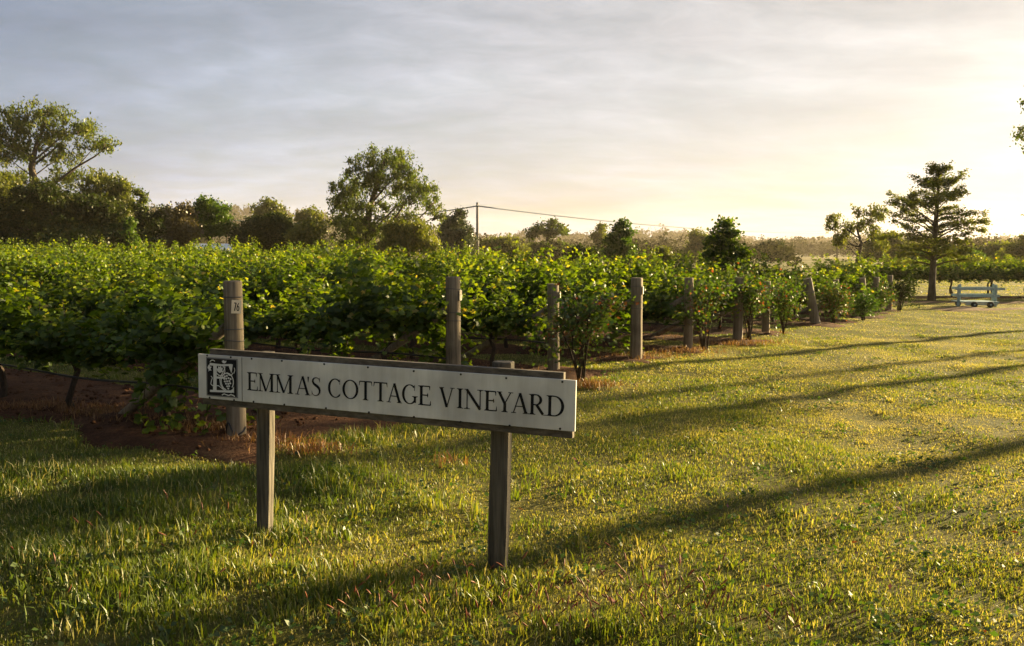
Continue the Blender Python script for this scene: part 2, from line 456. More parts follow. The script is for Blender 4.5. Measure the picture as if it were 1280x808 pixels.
def build_bed(k):
    L_ = ROW_LEN[k] + 1.5
    w = BED_W[k] * 1.35
    c0 = -.40 if k == 0 else 0
    st = .10 if k < 3 else .2
    T = np.arange(-1.5, L_, st); C = np.arange(-w - .1, w + .101, st if k < 3 else .12)
    tt, cc = np.meshgrid(T, C)
    P = E_[k][:, None, None] + DROW[:, None, None] * tt + NROW[:, None, None] * (cc + c0)
    edge = BED_W[k] * (0.75 + .55 * vn(tt * 1.1, (cc + c0) * .3 + k * 9, 21))
    inside = np.clip((edge - np.abs(cc)) / .22, -1, 1)
    s = .45 if k == 0 else (.45 if k < 3 else .05)
    inside = np.minimum(inside, np.clip((tt + s + .5 * vn((cc + c0) * 2, tt * .2 + k, 8)) / .25, -1, 1))
    z = gz(P[0], P[1]) + .012 + .035 * inside + (.035 * (vn(P[0] * 7, P[1] * 7, 4) - .5) + .03 * (vn(P[0] * 2.3, P[1] * 2.3, 6) - .5)) * np.clip(inside + .4, 0, 1)
    z = np.where(inside <= -.4, gz(P[0], P[1]) - .03, z)
    V = np.stack([P[0], P[1], z], -1).reshape(-1, 3)
    nx, ny = len(T), len(C)
    i = (np.arange(ny - 1)[:, None] * nx + np.arange(nx - 1)[None]).ravel()
    o = link('soil_bed', mesh_np('soil_bed', V, np.stack([i, i + 1, i + nx + 1, i + nx], 1)), M_SOIL, smooth=True)
    tag(o, 'bare reddish soil strip under the row of ' + POSTS[k]['s'], 'soil', kind='structure')
for k in range(NR): build_bed(k)
def build_patch(name, label, cat, x0, x1, y0, y1, mat, seed):
    X = np.linspace(x0, x1, 60); Y = np.linspace(y0, y1, 14)
    gx, gy = np.meshgrid(X, Y)
    v = (gy - y0) / (y1 - y0) * 2 - 1; u = (gx - x0) / (x1 - x0) * 2 - 1
    ins = 1 - np.abs(v) - .7 * (vn(gx * .9, gy * 2, seed)) * .8
    ins = np.minimum(ins, (1 - np.abs(u)) * 3 - .2)
    z = gz(gx, gy) + np.clip(ins, -.5, .3) * .06
    n = 60
    i = (np.arange(13)[:, None] * n + np.arange(n - 1)[None]).ravel()
    o = link(name, mesh_np(name, np.stack([gx, gy, z], -1).reshape(-1, 3), np.stack([i, i + 1, i + n + 1, i + n], 1)), mat, smooth=True)
    tag(o, label, cat, kind='structure')
build_patch('dirt_path', 'narrow brown dirt path crossing the lawn behind the pale blue cart', 'path', 11, 40, 27.4, 29.0, M_DIRT, 31)
build_patch('dirt_patch', 'bare brown earth under the pale blue cart', 'earth', 12.2, 17.5, 23.6, 25.6, M_DIRT, 33)
build_patch('dirt_strip', 'red brown soil strip under the far right row of vines', 'soil', 11.5, 34, 30.5, 32.2, M_SOIL, 35)

HILL_TOP = [(-400, 268), (100, 270), (285, 264), (330, 266), (400, 273), (480, 288), (560, 297), (630, 299), (690, 297), (760, 296), (850, 293), (905, 299), (960, 304), (1030, 303), (1100, 302), (1200, 305), (1300, 300), (1700, 296)]
def hill_h(px, D):
    y = np.interp(px, [a for a, b in HILL_TOP], [b for a, b in HILL_TOP])
    return CAM_H + (HZ - y) / F_PX * D
HILL_D = 820.0
def hill_z(px, D):
    top = hill_h(px, HILL_D) - 4.0
    prof = np.clip((D - 430) / (HILL_D - 430), 0, 1)
    prof = prof * prof * (3 - 2 * prof)
    back = np.clip((1250 - D) / (1250 - HILL_D), 0, 1)
    return top * np.minimum(prof, back) - .5
def build_hills():
    PX = np.linspace(-420, 1720, 130); D = np.linspace(430, 1250, 30)
    pp, dd = np.meshgrid(PX, D)
    x = (pp - CX) / F_PX * dd
    z = hill_z(pp, dd) + 3.0 * (vn(x * .02, dd * .02, 9) - .5) * np.clip((dd - 450) / 200, 0, 1)
    nx = len(PX)
    i = (np.arange(29)[:, None] * nx + np.arange(nx - 1)[None]).ravel()
    o = link('hills', mesh_np('hills', np.stack([x, dd, z], -1).reshape(-1, 3), np.stack([i, i + 1, i + nx + 1, i + nx], 1)), M_HILL, smooth=True)
    tag(o, 'low wooded hills fading in the haze along the horizon', 'hills', kind='structure')
build_hills()

# ------------------------------------------------------------------ foliage
def unit(a): return a / (np.linalg.norm(a, axis=-1, keepdims=True) + 1e-9)
def leaves(rng, C, size, tmpl, faces, up=0.5, hang=0.5, outward=None):
    """cards at C: tmpl (k,3) points in leaf space (x across, y along to the tip, z normal)"""
    n = len(C); k = len(tmpl)
    nr = rng.normal(size=(n, 3)); nr[:, 2] = np.abs(nr[:, 2]) + up
    if outward is not None: nr += outward
    nr = unit(nr)
    tp = rng.normal(size=(n, 3)); tp[:, 2] -= hang * 1.5
    tp = unit(tp - nr * np.sum(tp * nr, 1, keepdims=True))
    sd = np.cross(tp, nr)
    t = np.asarray(tmpl)
    V = C[:, None, :] + size[:, None, None] * (sd[:, None, :] * t[None, :, 0:1] + tp[:, None, :] * t[None, :, 1:2] + nr[:, None, :] * t[None, :, 2:3])
    Fs = np.asarray(faces)[None] + (np.arange(n) * k)[:, None, None]
    return V.reshape(-1, 3), Fs.reshape(-1, np.asarray(faces).shape[1])
# a five-lobed vine leaf
_a = np.radians([-150, -112, -80, -48, -24, 0, 24, 48, 80, 112, 150]) + math.pi / 2
_r = np.array([.42, .50, .36, .56, .42, .66, .42, .56, .36, .50, .42])
VL = [(0, -.02, 0)] + [(math.cos(a) * r, math.sin(a) * r + .12, -.22 * abs(math.cos(a) * r) - .15 * max(0, math.sin(a) * r) ** 2) for a, r in zip(_a, _r)]
VLF = [(0, i, i + 1) for i in range(1, 11)]
# a simple pointed leaf: folded rhombus
SL = [(0, -.5, 0), (.22, 0, .05), (0, .5, -.04), (-.22, 0, .05)]
SLF = [(0, 1, 2, 3)]
SLW = [(0, -.5, 0), (.36, 0, .08), (0, .5, -.05), (-.36, 0, .08)]

def vine_variant(seed, droop=False):
    rng = np.random.default_rng(seed)
    tr = MB()
    h = .80
    bx, by = rng.normal(0, .03), rng.normal(0, .03)
    P = [(0, 0, -.05), (bx, by, .2), (bx * .2 + rng.normal(0, .03), by * .5, .42), (bx * 1.4, -by, .62), (0, 0, h)]
    tr.tube(P, [.042, .034, .030, .032, .036], 8)
    for sgn in (-1, 1):
        Q = [(0, 0, h - .04), (sgn * .18, rng.normal(0, .03), h + .03), (sgn * .42, rng.normal(0, .03), h + .02), (sgn * .68, 0, h + .04)]
        tr.tube(Q, [.030, .024, .019, .013], 6)
    C, S, T, O = [], [], [], []
    ns = 46
    for i in range(ns):
        x0 = rng.uniform(-.72, .72)
        p = np.array([x0, rng.normal(0, .05), h + .05])
        side = rng.choice([-1, 1])
        upr = i % 5 == 0
        d = unit(np.array([rng.normal(0, .45), side * abs(rng.normal(.12, .30)), rng.uniform(.25, .95)]))
        ln = rng.uniform(.40, .92)
        n = int(ln / .052)
        g = rng.uniform(.04, .13)
        if upr: d = unit(np.array([rng.normal(0, .35), rng.normal(0, .3), 1.0])); g = rng.uniform(.0, .05); ln = rng.uniform(.6, 1.2); n = int(ln / .052)
        if droop and i % 3 == 0: g, ln = rng.uniform(.16, .24), 1.5; n = 27
        pts = [p.copy()]
        for j in range(n):
            d = unit(d + np.array([rng.normal(0, .10), rng.normal(0, .10), -g]))
            p = p + d * .052
            if p[2] < .05: break
            pts.append(p.copy())
            fr = j / n
            if p[2] < .58 and not droop and rng.random() < .75: continue
            for _ in range(3):
                o = rng.normal(size=3) * .05
                C.append(p + o); S.append(rng.uniform(.85, 1.2) * (.120 * (1 - fr) + .055 * fr))
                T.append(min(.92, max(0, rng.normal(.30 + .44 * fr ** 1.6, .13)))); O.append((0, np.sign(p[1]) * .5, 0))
        if len(pts) > 3 and i % 2 == 0: tr.tube(pts[::3] + [pts[-1]], .0045, 3, caps=False)
    # filling leaves round the cordon
    for i in range(330):
        c = np.array([rng.uniform(-.76, .76), rng.normal(0, .13), rng.normal(h + .22, .22)])
        if c[2] < h - .18: continue
        C.append(c); S.append(rng.uniform(.06, .105)); T.append(min(1, max(0, rng.normal(.28, .16)))); O.append((0, np.sign(c[1]) * .4, 0))
    T = np.array(T); T[rng.random(len(T)) < .012] = 1.0
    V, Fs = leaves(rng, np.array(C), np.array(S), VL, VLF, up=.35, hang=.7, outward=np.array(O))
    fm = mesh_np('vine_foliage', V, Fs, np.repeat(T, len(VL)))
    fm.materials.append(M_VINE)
    tm = bpy.data.meshes.new('vine_trunk'); tm.from_pydata(tr.v, [], tr.f); tm.update(); tm.materials.append(M_VBARK)
    return tm, fm
VINES = [vine_variant(100 + i) for i in range(7)]
VDROOP = [vine_variant(200 + i, True) for i in range(2)]
GV = 0
def place_vine(x, y, rz, sx, sz, var, label, group):
    r = empty('grapevine', (x, y, float(gz(x, y))), rz)
    r.scale = (sx, sx, sz)
    tag(r, label, 'grapevine', group)
    for nm, me in zip(('trunk', 'foliage'), var):
        o = bpy.data.objects.new(nm, me); COL.objects.link(o); o.parent = r
    return r
SPACING = 1.42
rv = random.Random(11)
def row_height(k, t):
    base = [.92, 1.02, 1.04, 1.02, .98, .95, .92, .90, .88, .87, .86, .86][k]
    return base + min(.42, .014 * t * (0.4 + .1 * k))
for k in range(NR):
    j = 0; t = .95
    while t < ROW_LEN[k]:
        P = E_[k] + DROW * t + NROW * rv.uniform(-.05, .05)
        ang = math.atan2(DROW[1], DROW[0]) + (math.pi if rv.random() < .5 else 0) + rv.uniform(-.06, .06)
        var = rv.choice(VINES)
        if (k, j) in ((0, 0), (1, 0), (3, 0)): var = VDROOP[k % 2]
        post = POSTS[k]['s']
        if k == 0: lab = ['grapevine with shoots hanging to the soil just left of the number 76 post', 'dark grapevine with a bare crooked trunk near the left edge of the photo',
                          'front row grapevine cut by the left edge of the photo'][j] if j < 3 else 'front row grapevine beyond the left edge'
        elif j == 0: lab = 'leafy grapevine right beside ' + post
        else: lab = 'leafy grapevine farther along the row of ' + post
        grp = 'grapevines along the row of ' + post
        s = rv.uniform(.93, 1.08)
        place_vine(P[0], P[1], ang, s, row_height(k, t) / (1.19 if k < 4 else 1.13) * rv.uniform(.74, 1.12), var, lab, grp)
        t += SPACING * rv.uniform(.94, 1.06) * (1 if k < 8 else 1.1); j += 1
    GV += j
# the block of vines along the far right
for q, (yy, hh) in enumerate(((31.3, .84), (34.2, .9))):
    for i in range(11):
        x = 13.2 + i * 1.5
        place_vine(x, yy + rv.uniform(-.06, .06), rv.choice((0, math.pi)), 1.08, hh, rv.choice(VINES),
                   ('grapevine in the far right row running along behind the pale blue cart', 'grapevine in the second row behind the pale blue cart')[q],
                   ('grapevines of the far right row', 'grapevines of the second far right row')[q])

# ------------------------------------------------------------------ trees
def lobe_points(rng, lobe, n, pw=2.2):
    c, r = lobe
    d = unit(rng.normal(size=(n, 3)))
    rad = rng.random(n) ** (1 / pw)
    return c + d * rad[:, None] * r
def grow_tree(name, label, cat, loc, trunk, lobes, mat, leaf=.2, clump=.4, per=26, dens=1.0, seed=0, group=None, flat=.75, twigs=True, bark=None, tmpl=None, hang=.5, forks=0):
    """trunk: [(x,y,z,r)...] local metres; lobes: [(x,y,z,rx,ry,rz)...]"""
    rng = np.random.default_rng(seed + 1000)
    root = empty(name, loc); tag(root, label, cat, group)
    tb = MB()
    TP = np.array(trunk, float)
    tb.tube(TP[:, :3], TP[:, 3], 8)
    # dense polyline of the trunk for limbs to start from
    seg = [TP[i] * (1 - u) + TP[i + 1] * u for i in range(len(TP) - 1) for u in np.linspace(0, 1, 6)]
    seg = np.array(seg)
    C, Sz, T = [], [], []
    for (x, y, z, rx, ry, rz) in lobes:
        c = np.array([x, y, z]); r = np.array([rx, ry, rz])
        hor = np.hypot(seg[:, 0] - x, seg[:, 1] - y)
        score = np.abs((z - seg[:, 2]) - .75 * hor) + .25 * hor
        score[seg[:, 2] < TP[0][2] + .25 * (TP[-1][2] - TP[0][2])] += 1.0
        s0 = seg[int(np.argmin(score))]
        p0 = s0[:3]; r0 = min(s0[3] * .6, .02 + .016 * np.linalg.norm(c - p0))
        mid = p0 * .5 + c * .5 + rng.normal(size=3) * .07 * np.linalg.norm(c - p0)
        if np.linalg.norm(c - p0) > .15:
            q1 = p0 * .75 + mid * .25 + np.array([0, 0, -.02]); q3 = mid * .5 + c * .5 + rng.normal(size=3) * .04 * np.linalg.norm(c - p0)
            tb.tube([p0, q1, mid, q3, c], [r0, r0 * .85, r0 * .65, r0 * .45, r0 * .25], 6, caps=False)
        vol = (rx * rz) / (clump * clump)
        nc = max(6, int(dens * 6.0 * vol))
        cc = lobe_points(rng, (c, r * .92), nc)
        cc[:, 2] += .1 * rz
        if twigs:
            for g in cc[:: 2 if nc > 12 else 1]:
                m2 = c * .45 + g * .55 + rng.normal(size=3) * .1 * np.linalg.norm(g - c)
                tb.tube([c * .9 + p0 * .1, m2, g], [r0 * .3 + .004, r0 * .18 + .003, .004], 3, caps=False)
        for g in cc:
            n = max(5, int(per * 1.8 * rng.uniform(.5, 1.4)))
            o = rng.normal(size=(n, 3)) * np.array([1, 1, flat]) * clump * rng.uniform(.32, .62)
            C.append(g + o); Sz.append(leaf * .85 * rng.uniform(.6, 1.3, n)); T.append(np.clip(rng.normal(rng.uniform(.3, .65), .16, n), 0, 1))
    C, Sz, T = np.concatenate(C), np.concatenate(Sz), np.concatenate(T)
    tm = tmpl or SLW
    V, Fs = leaves(rng, C, Sz, tm, SLF, up=.2, hang=hang)
    link('crown', mesh_np('crown', V, Fs, np.repeat(T, len(tm))), mat, root)
    tb.build('trunk', bark or M_BARK, root, smooth=True)
    return root
def px_tree(name, label, cat, Y, trunk, lobes, mat, seed=0, depth=.7, fat=1.1, **kw):
    """outline read off the photograph, set at its distance and given its real size and depth"""
    s = Y / F_PX
    x0 = (trunk[0][0] - CX) * s
    rng = np.random.default_rng(seed + 77)
    zed = lambda py: CAM_H + (HZ - py) * s
    lobes = [(l[0], l[1], l[2] * fat, l[3] * fat) + tuple(l[4:]) for l in lobes]
    T = [((a - CX) * s - x0, 0 if i == 0 else rng.normal(0, .15), zed(b) if i else -.1, r) for i, (a, b, r) in enumerate(trunk)]
    wid = max(abs((l[0] - trunk[0][0]) * s) for l in lobes) + .3
    Ls = []
    for l in lobes:
        off = l[4] if len(l) > 4 else rng.uniform(-1, 1) * depth
        Ls.append(((l[0] - CX) * s - x0, off * wid, zed(l[1]), l[2] * s, l[2] * s * .85, l[3] * s))
        if kw.get('twin', True) and depth > .3 and len(l) <= 4:       # the far side of the crown
            Ls.append(((l[0] - CX) * s - x0 + rng.normal(0, .25) * l[2] * s, -off * wid * .9, zed(l[1]) - rng.uniform(0, .5) * l[3] * s, l[2] * s * .8, l[2] * s * .7, l[3] * s * .8))
    kw.pop('twin', None)
    if name == 'gum_tree': kw['tmpl'] = SL; kw['leaf'] = kw.get('leaf', .2) * 1.4; kw['hang'] = 1.4; kw['flat'] = 1.0
    return grow_tree(name, label, cat, (x0, Y, 0), T, Ls, mat, seed=seed, **kw)

px_tree('gum_tree', 'tallest gum tree at the left with a broad open crown and one long side branch', 'tree', 60,
        [(53, 335, .42), (51, 280, .36), (49, 240, .30), (47, 210, .22), (56, 180, .12)],
        [(42, 158, 30, 17), (34, 188, 20, 13), (75, 147, 26, 12), (20, 172, 24, 20), (68, 172, 30, 16), (100, 165, 24, 12), (112, 182, 20, 9), (138, 183, 15, 7, .1), (25, 200, 26, 20), (75, 196, 24, 14),
         (12, 228, 18, 14), (82, 222, 26, 14), (62, 243, 26, 14), (100, 160, 16, 10), (5, 165, 14, 16)], M_GUM, seed=1, depth=.45, leaf=.20, clump=.40, per=22, dens=.46, twin=False, fat=1.25)
px_tree('gum_tree', 'yellowish gum tree cut by the left edge of the photo', 'tree', 52, [(-12, 335, .25), (-10, 270, .2), (-6, 225, .1)],
        [(2, 225, 16, 10), (-18, 215, 25, 18), (8, 245, 18, 12), (-15, 250, 30, 20), (3, 262, 20, 14)], M_OLIVE, seed=2, leaf=.2, clump=.4)
px_tree('dense_tree', 'dark dense tree with bronze lit top below the tallest gum', 'tree', 54, [(95, 335, .25), (94, 290, .2), (96, 250, .1)],
        [(90, 250, 34, 16), (30, 262, 34, 20), (15, 280, 34, 22), (130, 262, 24, 16), (70, 270, 38, 22), (110, 272, 34, 22), (88, 295, 48, 22), (45, 290, 40, 24), (118, 296, 30, 20), (18, 300, 30, 26)], M_DARK, seed=3, leaf=.22, clump=.42, per=30, dens=1.2)
px_tree('gum_tree', 'bushy olive gum tree with a ragged top right of the tallest gum', 'tree', 60, [(146, 335, .2), (146, 280, .15), (146, 245, .08)],
        [(127, 228, 14, 8), (152, 236, 14, 9), (120, 246, 18, 10), (140, 250, 22, 12), (160, 256, 14, 10), (135, 275, 30, 16), (155, 290, 28, 20)], M_OLIVE, seed=4, leaf=.22, clump=.4)
px_tree('slender_tree', 'slender dark spire of a tree above the dark shrubs at the left', 'tree', 58, [(180, 335, .12), (180, 280, .08), (178, 240, .03)],
        [(177, 241, 4, 6), (182, 250, 7, 7), (178, 262, 9, 8), (182, 276, 11, 10)], M_GUM, seed=5, leaf=.18, clump=.28, depth=.3)
px_tree('dense_tree', 'low dark tree left of the brown tree', 'tree', 56, [(200, 335, .2), (200, 290, .1)],
        [(190, 276, 16, 14), (207, 272, 14, 10), (200, 295, 28, 20), (178, 300, 25, 22)], M_DARK, seed=6, leaf=.2, clump=.4, per=30, dens=1.2)
px_tree('dense_tree', 'broad almost black shrubby tree behind the left vines', 'tree', 50, [(60, 335, .2), (60, 300, .1)],
        [(30, 305, 45, 20), (80, 306, 45, 20), (130, 308, 40, 18), (165, 306, 30, 20)], M_DARK, seed=66, leaf=.2, clump=.4, per=30, dens=1.2)
px_tree('brown_tree', 'brownish round tree left of the bright green one', 'tree', 53, [(232, 335, .15), (232, 295, .08)],
        [(232, 266, 13, 10), (228, 282, 18, 14), (240, 290, 16, 14), (228, 303, 20, 14)], M_BROWN, seed=7, leaf=.18, clump=.34, per=26)
px_tree('round_tree', 'bright green round crowned tree left of the white roofed house', 'tree', 55, [(262, 335, .16), (262, 300, .12), (264, 270, .06)],
        [(266, 256, 15, 9), (252, 264, 15, 10), (280, 268, 14, 11), (262, 275, 18, 10), (283, 284, 11, 11), (252, 284, 16, 10), (270, 290, 14, 8)], M_GREEN, seed=8, leaf=.2, clump=.36, dens=.9)
px_tree('young_tree', 'small yellow green sapling in front of the dark trees at the left', 'tree', 38, [(166, 335, .06), (166, 300, .04), (165, 278, .02)],
        [(165, 281, 4, 6), (163, 292, 7, 6), (169, 300, 8, 7), (164, 310, 9, 7)], M_GREEN, seed=9, leaf=.15, clump=.22, depth=.4, dens=.7)
px_tree('dome_tree', 'dark dome shaped tree just right of the white roofed house', 'tree', 56, [(338, 335, .25), (338, 300, .15)],
        [(325, 285, 24, 13), (350, 283, 22, 12), (338, 296, 38, 16), (310, 302, 20, 16), (366, 298, 18, 15), (340, 308, 36, 14)], M_DARK, seed=10, leaf=.2, clump=.38, per=34, dens=1.3)
px_tree('olive_tree', 'low olive bush with lit side between the dome tree and the big centre gum', 'tree', 52, [(385, 335, .12), (385, 305, .06)],
        [(375, 292, 14, 12), (392, 290, 16, 14), (385, 306, 22, 12)], M_OLIVE, seed=11, leaf=.18, clump=.34)
px_tree('pale_tree', 'pale hazy tree rising behind the dome shaped tree', 'tree', 100, [(338, 330, .3), (338, 290, .2), (337, 260, .1)],
        [(337, 256, 10, 6), (328, 264, 14, 7), (346, 264, 14, 7), (337, 272, 22, 8)], M_OLIVE, seed=12, leaf=.35, clump=.6, dens=.8)
px_tree('pale_tree', 'pale hazy tree at the left shoulder of the big centre gum', 'tree', 95, [(390, 330, .3), (390, 290, .15)],
        [(388, 267, 13, 6), (380, 274, 10, 6), (395, 276, 14, 8), (390, 288, 16, 8)], M_OLIVE, seed=13, leaf=.33, clump=.55, dens=.8)
px_tree('gum_tree', 'big gum tree in the centre with several leaning stems and a tall uneven crown', 'tree', 55,
        [(457, 338, .30), (458, 300, .25), (463, 262, .20), (474, 230, .14), (484, 200, .07)],
        [(484, 262, 18, 11), (508, 272, 18, 10), (482, 226, 18, 12), (466, 198, 18, 11), (452, 212, 18, 12), (494, 204, 22, 13), (512, 218, 20, 13), (436, 236, 24, 16), (424, 250, 19, 16), (466, 232, 18, 13), (500, 236, 26, 14), (530, 240, 18, 12),
         (540, 256, 13, 9), (522, 254, 16, 9), (428, 272, 24, 18), (456, 262, 16, 10), (470, 288, 26, 16), (440, 295, 32, 18), (546, 268, 9, 5)], M_GUM, seed=14, depth=.42, leaf=.17, clump=.32, per=24, dens=.46, twin=False, fat=1.25)
px_tree('gum_tree', 'lower yellow green gum growing against the right side of the big centre gum', 'tree', 53, [(510, 338, .14), (512, 305, .1), (520, 280, .06)],
        [(500, 290, 20, 12), (525, 290, 18, 14), (512, 306, 28, 13), (535, 306, 16, 12), (490, 310, 22, 12)], M_OLIVE, seed=15, leaf=.18, clump=.32, dens=.75)
px_tree('pine_tree', 'dark twin topped pine just left of the power pole', 'tree', 75, [(570, 335, .2), (570, 295, .15), (574, 266, .05)],
        [(575, 268, 5, 7), (572, 278, 11, 7), (558, 280, 7, 7), (578, 288, 14, 8), (560, 291, 13, 8), (570, 301, 22, 9), (568, 314, 25, 10)], M_PINE, seed=16, leaf=.24, clump=.4, per=30, depth=.5)
px_tree('olive_tree', 'low pale olive tree just right of the power pole', 'tree', 95, [(630, 332, .2), (630, 310, .1)],
        [(618, 306, 14, 8), (636, 303, 15, 7), (648, 312, 14, 8), (626, 316, 24, 9)], M_OLIVE, seed=17, leaf=.3, clump=.5, dens=.9)
px_tree('pale_tree', 'pale spreading gum with forked trunk standing alone in the haze', 'tree', 110, [(684, 332, .25), (684, 308, .2), (684, 296, .14)],
        [(674, 288, 12, 6), (690, 281, 12, 5), (702, 289, 11, 5), (664, 293, 9, 4), (686, 292, 12, 5), (690, 314, 24, 10), (672, 312, 14, 9)], M_GUM, seed=18, leaf=.36, clump=.6, dens=.75)
px_tree('dome_bush', 'dark rounded bush with orange lit top behind the vines', 'bush', 44, [(728, 332, .08), (728, 322, .05)],
        [(722, 319, 14, 8), (736, 321, 13, 9), (728, 328, 22, 10)], M_DARK, seed=19, leaf=.16, clump=.28, per=32, dens=1.2)
px_tree('slender_tree', 'dark slender tree with a crooked top above the dark rounded bush', 'tree', 48, [(772, 335, .12), (772, 310, .1), (776, 280, .04)],
        [(779, 279, 5, 6), (772, 288, 8, 6), (783, 292, 9, 6), (765, 297, 9, 6), (776, 304, 15, 8), (768, 316, 18, 10), (784, 315, 12, 9)], M_GREEN, seed=20, leaf=.17, clump=.27, depth=.45, dens=.8)
px_tree('pale_tree', 'thin hazy tree behind the dark slender tree', 'tree', 120, [(751, 332, .2), (751, 300, .12), (751, 284, .05)],
        [(751, 285, 6, 5), (748, 296, 9, 7), (754, 306, 12, 8), (746, 316, 14, 8)], M_OLIVE, seed=21, leaf=.36, clump=.6)
px_tree('dome_bush', 'small upright bush standing between the slender tree and the maple', 'bush', 42, [(828, 332, .05), (828, 320, .03)],
        [(828, 314, 8, 6), (824, 322, 10, 7), (834, 323, 9, 7)], M_OLIVE, seed=22, leaf=.15, clump=.24)
px_tree('pale_tree', 'hazy grey green tree behind the maple', 'tree', 115, [(872, 332, .2), (872, 300, .1)],
        [(868, 296, 9, 6), (880, 299, 8, 6), (872, 308, 15, 8), (864, 318, 15, 8)], M_OLIVE, seed=23, leaf=.36, clump=.6)
px_tree('maple_tree', 'bright leaved young maple standing among the vines', 'tree', 26, [(906, 372, .05), (907, 330, .04), (907, 290, .02)],
        [(905, 281, 4, 5), (902, 290, 9, 6), (913, 292, 7, 5), (896, 302, 13, 7), (914, 303, 12, 7), (905, 313, 20, 9), (922, 318, 13, 9), (893, 322, 17, 9), (908, 330, 25, 10), (928, 333, 10, 8)], M_VINE,
        seed=24, leaf=.13, clump=.20, per=20, depth=.4, dens=.8)
px_tree('round_tree', 'round hazy tree alone in the distance right of the maple', 'tree', 150, [(963, 328, .25), (963, 315, .15)],
        [(955, 311, 12, 7), (968, 309, 13, 7), (962, 316, 18, 7)], M_DARK, seed=25, leaf=.5, clump=.8)
px_tree('gum_tree', 'small open gum with bare trunk and separate leaf clumps left of the conifer', 'tree', 46, [(1072, 356, .14), (1072, 325, .11), (1073, 305, .09), (1070, 288, .05)],
        [(1046, 276, 12, 6), (1040, 284, 8, 4), (1062, 267, 8, 4), (1088, 268, 13, 6), (1098, 272, 6, 4), (1068, 284, 14, 6), (1080, 280, 9, 5), (1047, 303, 11, 5), (1056, 298, 8, 5), (1088, 293, 10, 6), (1060, 290, 9, 5), (1098, 308, 10, 5)],
        M_OLIVE, seed=26, leaf=.15, clump=.24, per=18, dens=.55, depth=.45, twin=False, fat=1.3)
px_tree('olive_tree', 'broad hazy bush behind the small open gum', 'tree', 85, [(1105, 332, .2), (1105, 310, .1)],
        [(1098, 300, 13, 8), (1112, 298, 14, 8), (1090, 312, 16, 9), (1118, 312, 18, 10), (1104, 320, 26, 9)], M_OLIVE, seed=27, leaf=.3, clump=.5)
px_tree('olive_tree', 'low shaded tree behind the trunk of the conifer', 'tree', 60, [(1185, 335, .15), (1185, 320, .1)],
        [(1180, 318, 22, 9), (1205, 322, 22, 9), (1160, 325, 20, 8)], M_GREEN, seed=28, leaf=.2, clump=.36)
px_tree('olive_tree', 'wide hazy shrubby tree right of the conifer', 'tree', 70, [(1235, 335, .2), (1235, 315, .1)],
        [(1222, 318, 20, 9), (1248, 312, 18, 8), (1240, 324, 34, 9)], M_OLIVE, seed=29, leaf=.25, clump=.42)
px_tree('olive_tree', 'hazy shrubby tree cut by the right edge of the photo', 'tree', 64, [(1290, 335, .2), (1288, 310, .1)],
        [(1270, 312, 15, 9), (1292, 305, 20, 12), (1280, 322, 30, 10), (1320, 312, 26, 14)], M_OLIVE, seed=30, leaf=.22, clump=.4)

def conifer():
    Y = 29.0; s = Y / F_PX
    x0 = (1165 - CX) * s
    root = empty('conifer_tree', (x0, Y, 0)); tag(root, 'tall spreading conifer with layered branches standing on the lawn beside the vines', 'tree')
    rng = np.random.default_rng(5)
    H = CAM_H + (HZ - 210) * s
    tb = MB()
    tb.tube([(0, 0, -.1), (0, 0, .5), (.02, .02, 1.6), (.05, 0, 3.0), (.10, 0, H)], [.16, .12, .10, .07, .012], 8)
    C, Sz, T = [], [], []
    nb = 76
    for i in range(nb):
        f = (i + rng.random()) / nb
        z = 1.15 + (H - 1.25) * f
        ln = (1.85 * (1 - f ** 1.7) * (.85 + .45 * f) + .08) * rng.uniform(.45, 1.10)
        a = i * 2.399 + rng.normal(0, .3)
        rise = rng.uniform(-.15, 1.1) * (0.4 + .8 * f)
        d = np.array([math.cos(a), math.sin(a), rise])
        p0 = np.array([.03 * f * 3, 0, z])
        pts = [p0 + d * ln * u + np.array([0, 0, .10 * ln * math.sin(u * 3)]) for u in np.linspace(0, 1, 5)]
        tb.tube(pts, [.028 * (1 - f) + .010, .02 * (1 - f) + .008, .011, .007, .003], 4, caps=False)
        sidev = np.array([-d[1], d[0], 0.0])
        for q in range(int(5 + ln * 7)):
            u = rng.uniform(.22, 1.0) ** .8
            c0 = p0 + d * ln * u + np.array([0, 0, .10 * ln * math.sin(u * 3)])
            w = (.34 * ln * (1.15 - u) + .08) * rng.choice([-1, 1]) * rng.uniform(.4, 1.2)
            c1 = c0 + sidev * w + d * abs(w) * .6 + np.array([0, 0, rng.normal(.02, .05)])
            tb.tube([c0, c1], [.006, .003], 3, caps=False)
            for v in np.linspace(.25, 1.1, 4):
                m = int(rng.integers(4, 9))
                C.append(c0 * (1 - v) + c1 * v + rng.normal(size=(m, 3)) * np.array([.055, .055, .04]) - np.array([0, 0, .02])); Sz.append(rng.uniform(.045, .095, m)); T.append(np.clip(rng.normal(.45, .2, m), 0, 1))
    C, Sz, T = np.concatenate(C), np.concatenate(Sz), np.concatenate(T)
    V, Fs = leaves(rng, C, Sz, SLW, SLF, up=.6, hang=.4)
    link('crown', mesh_np('crown', V, Fs, np.repeat(T, 4)), M_OLIVE, root)
    tb.build('trunk', M_BARK, root, smooth=True)
conifer()

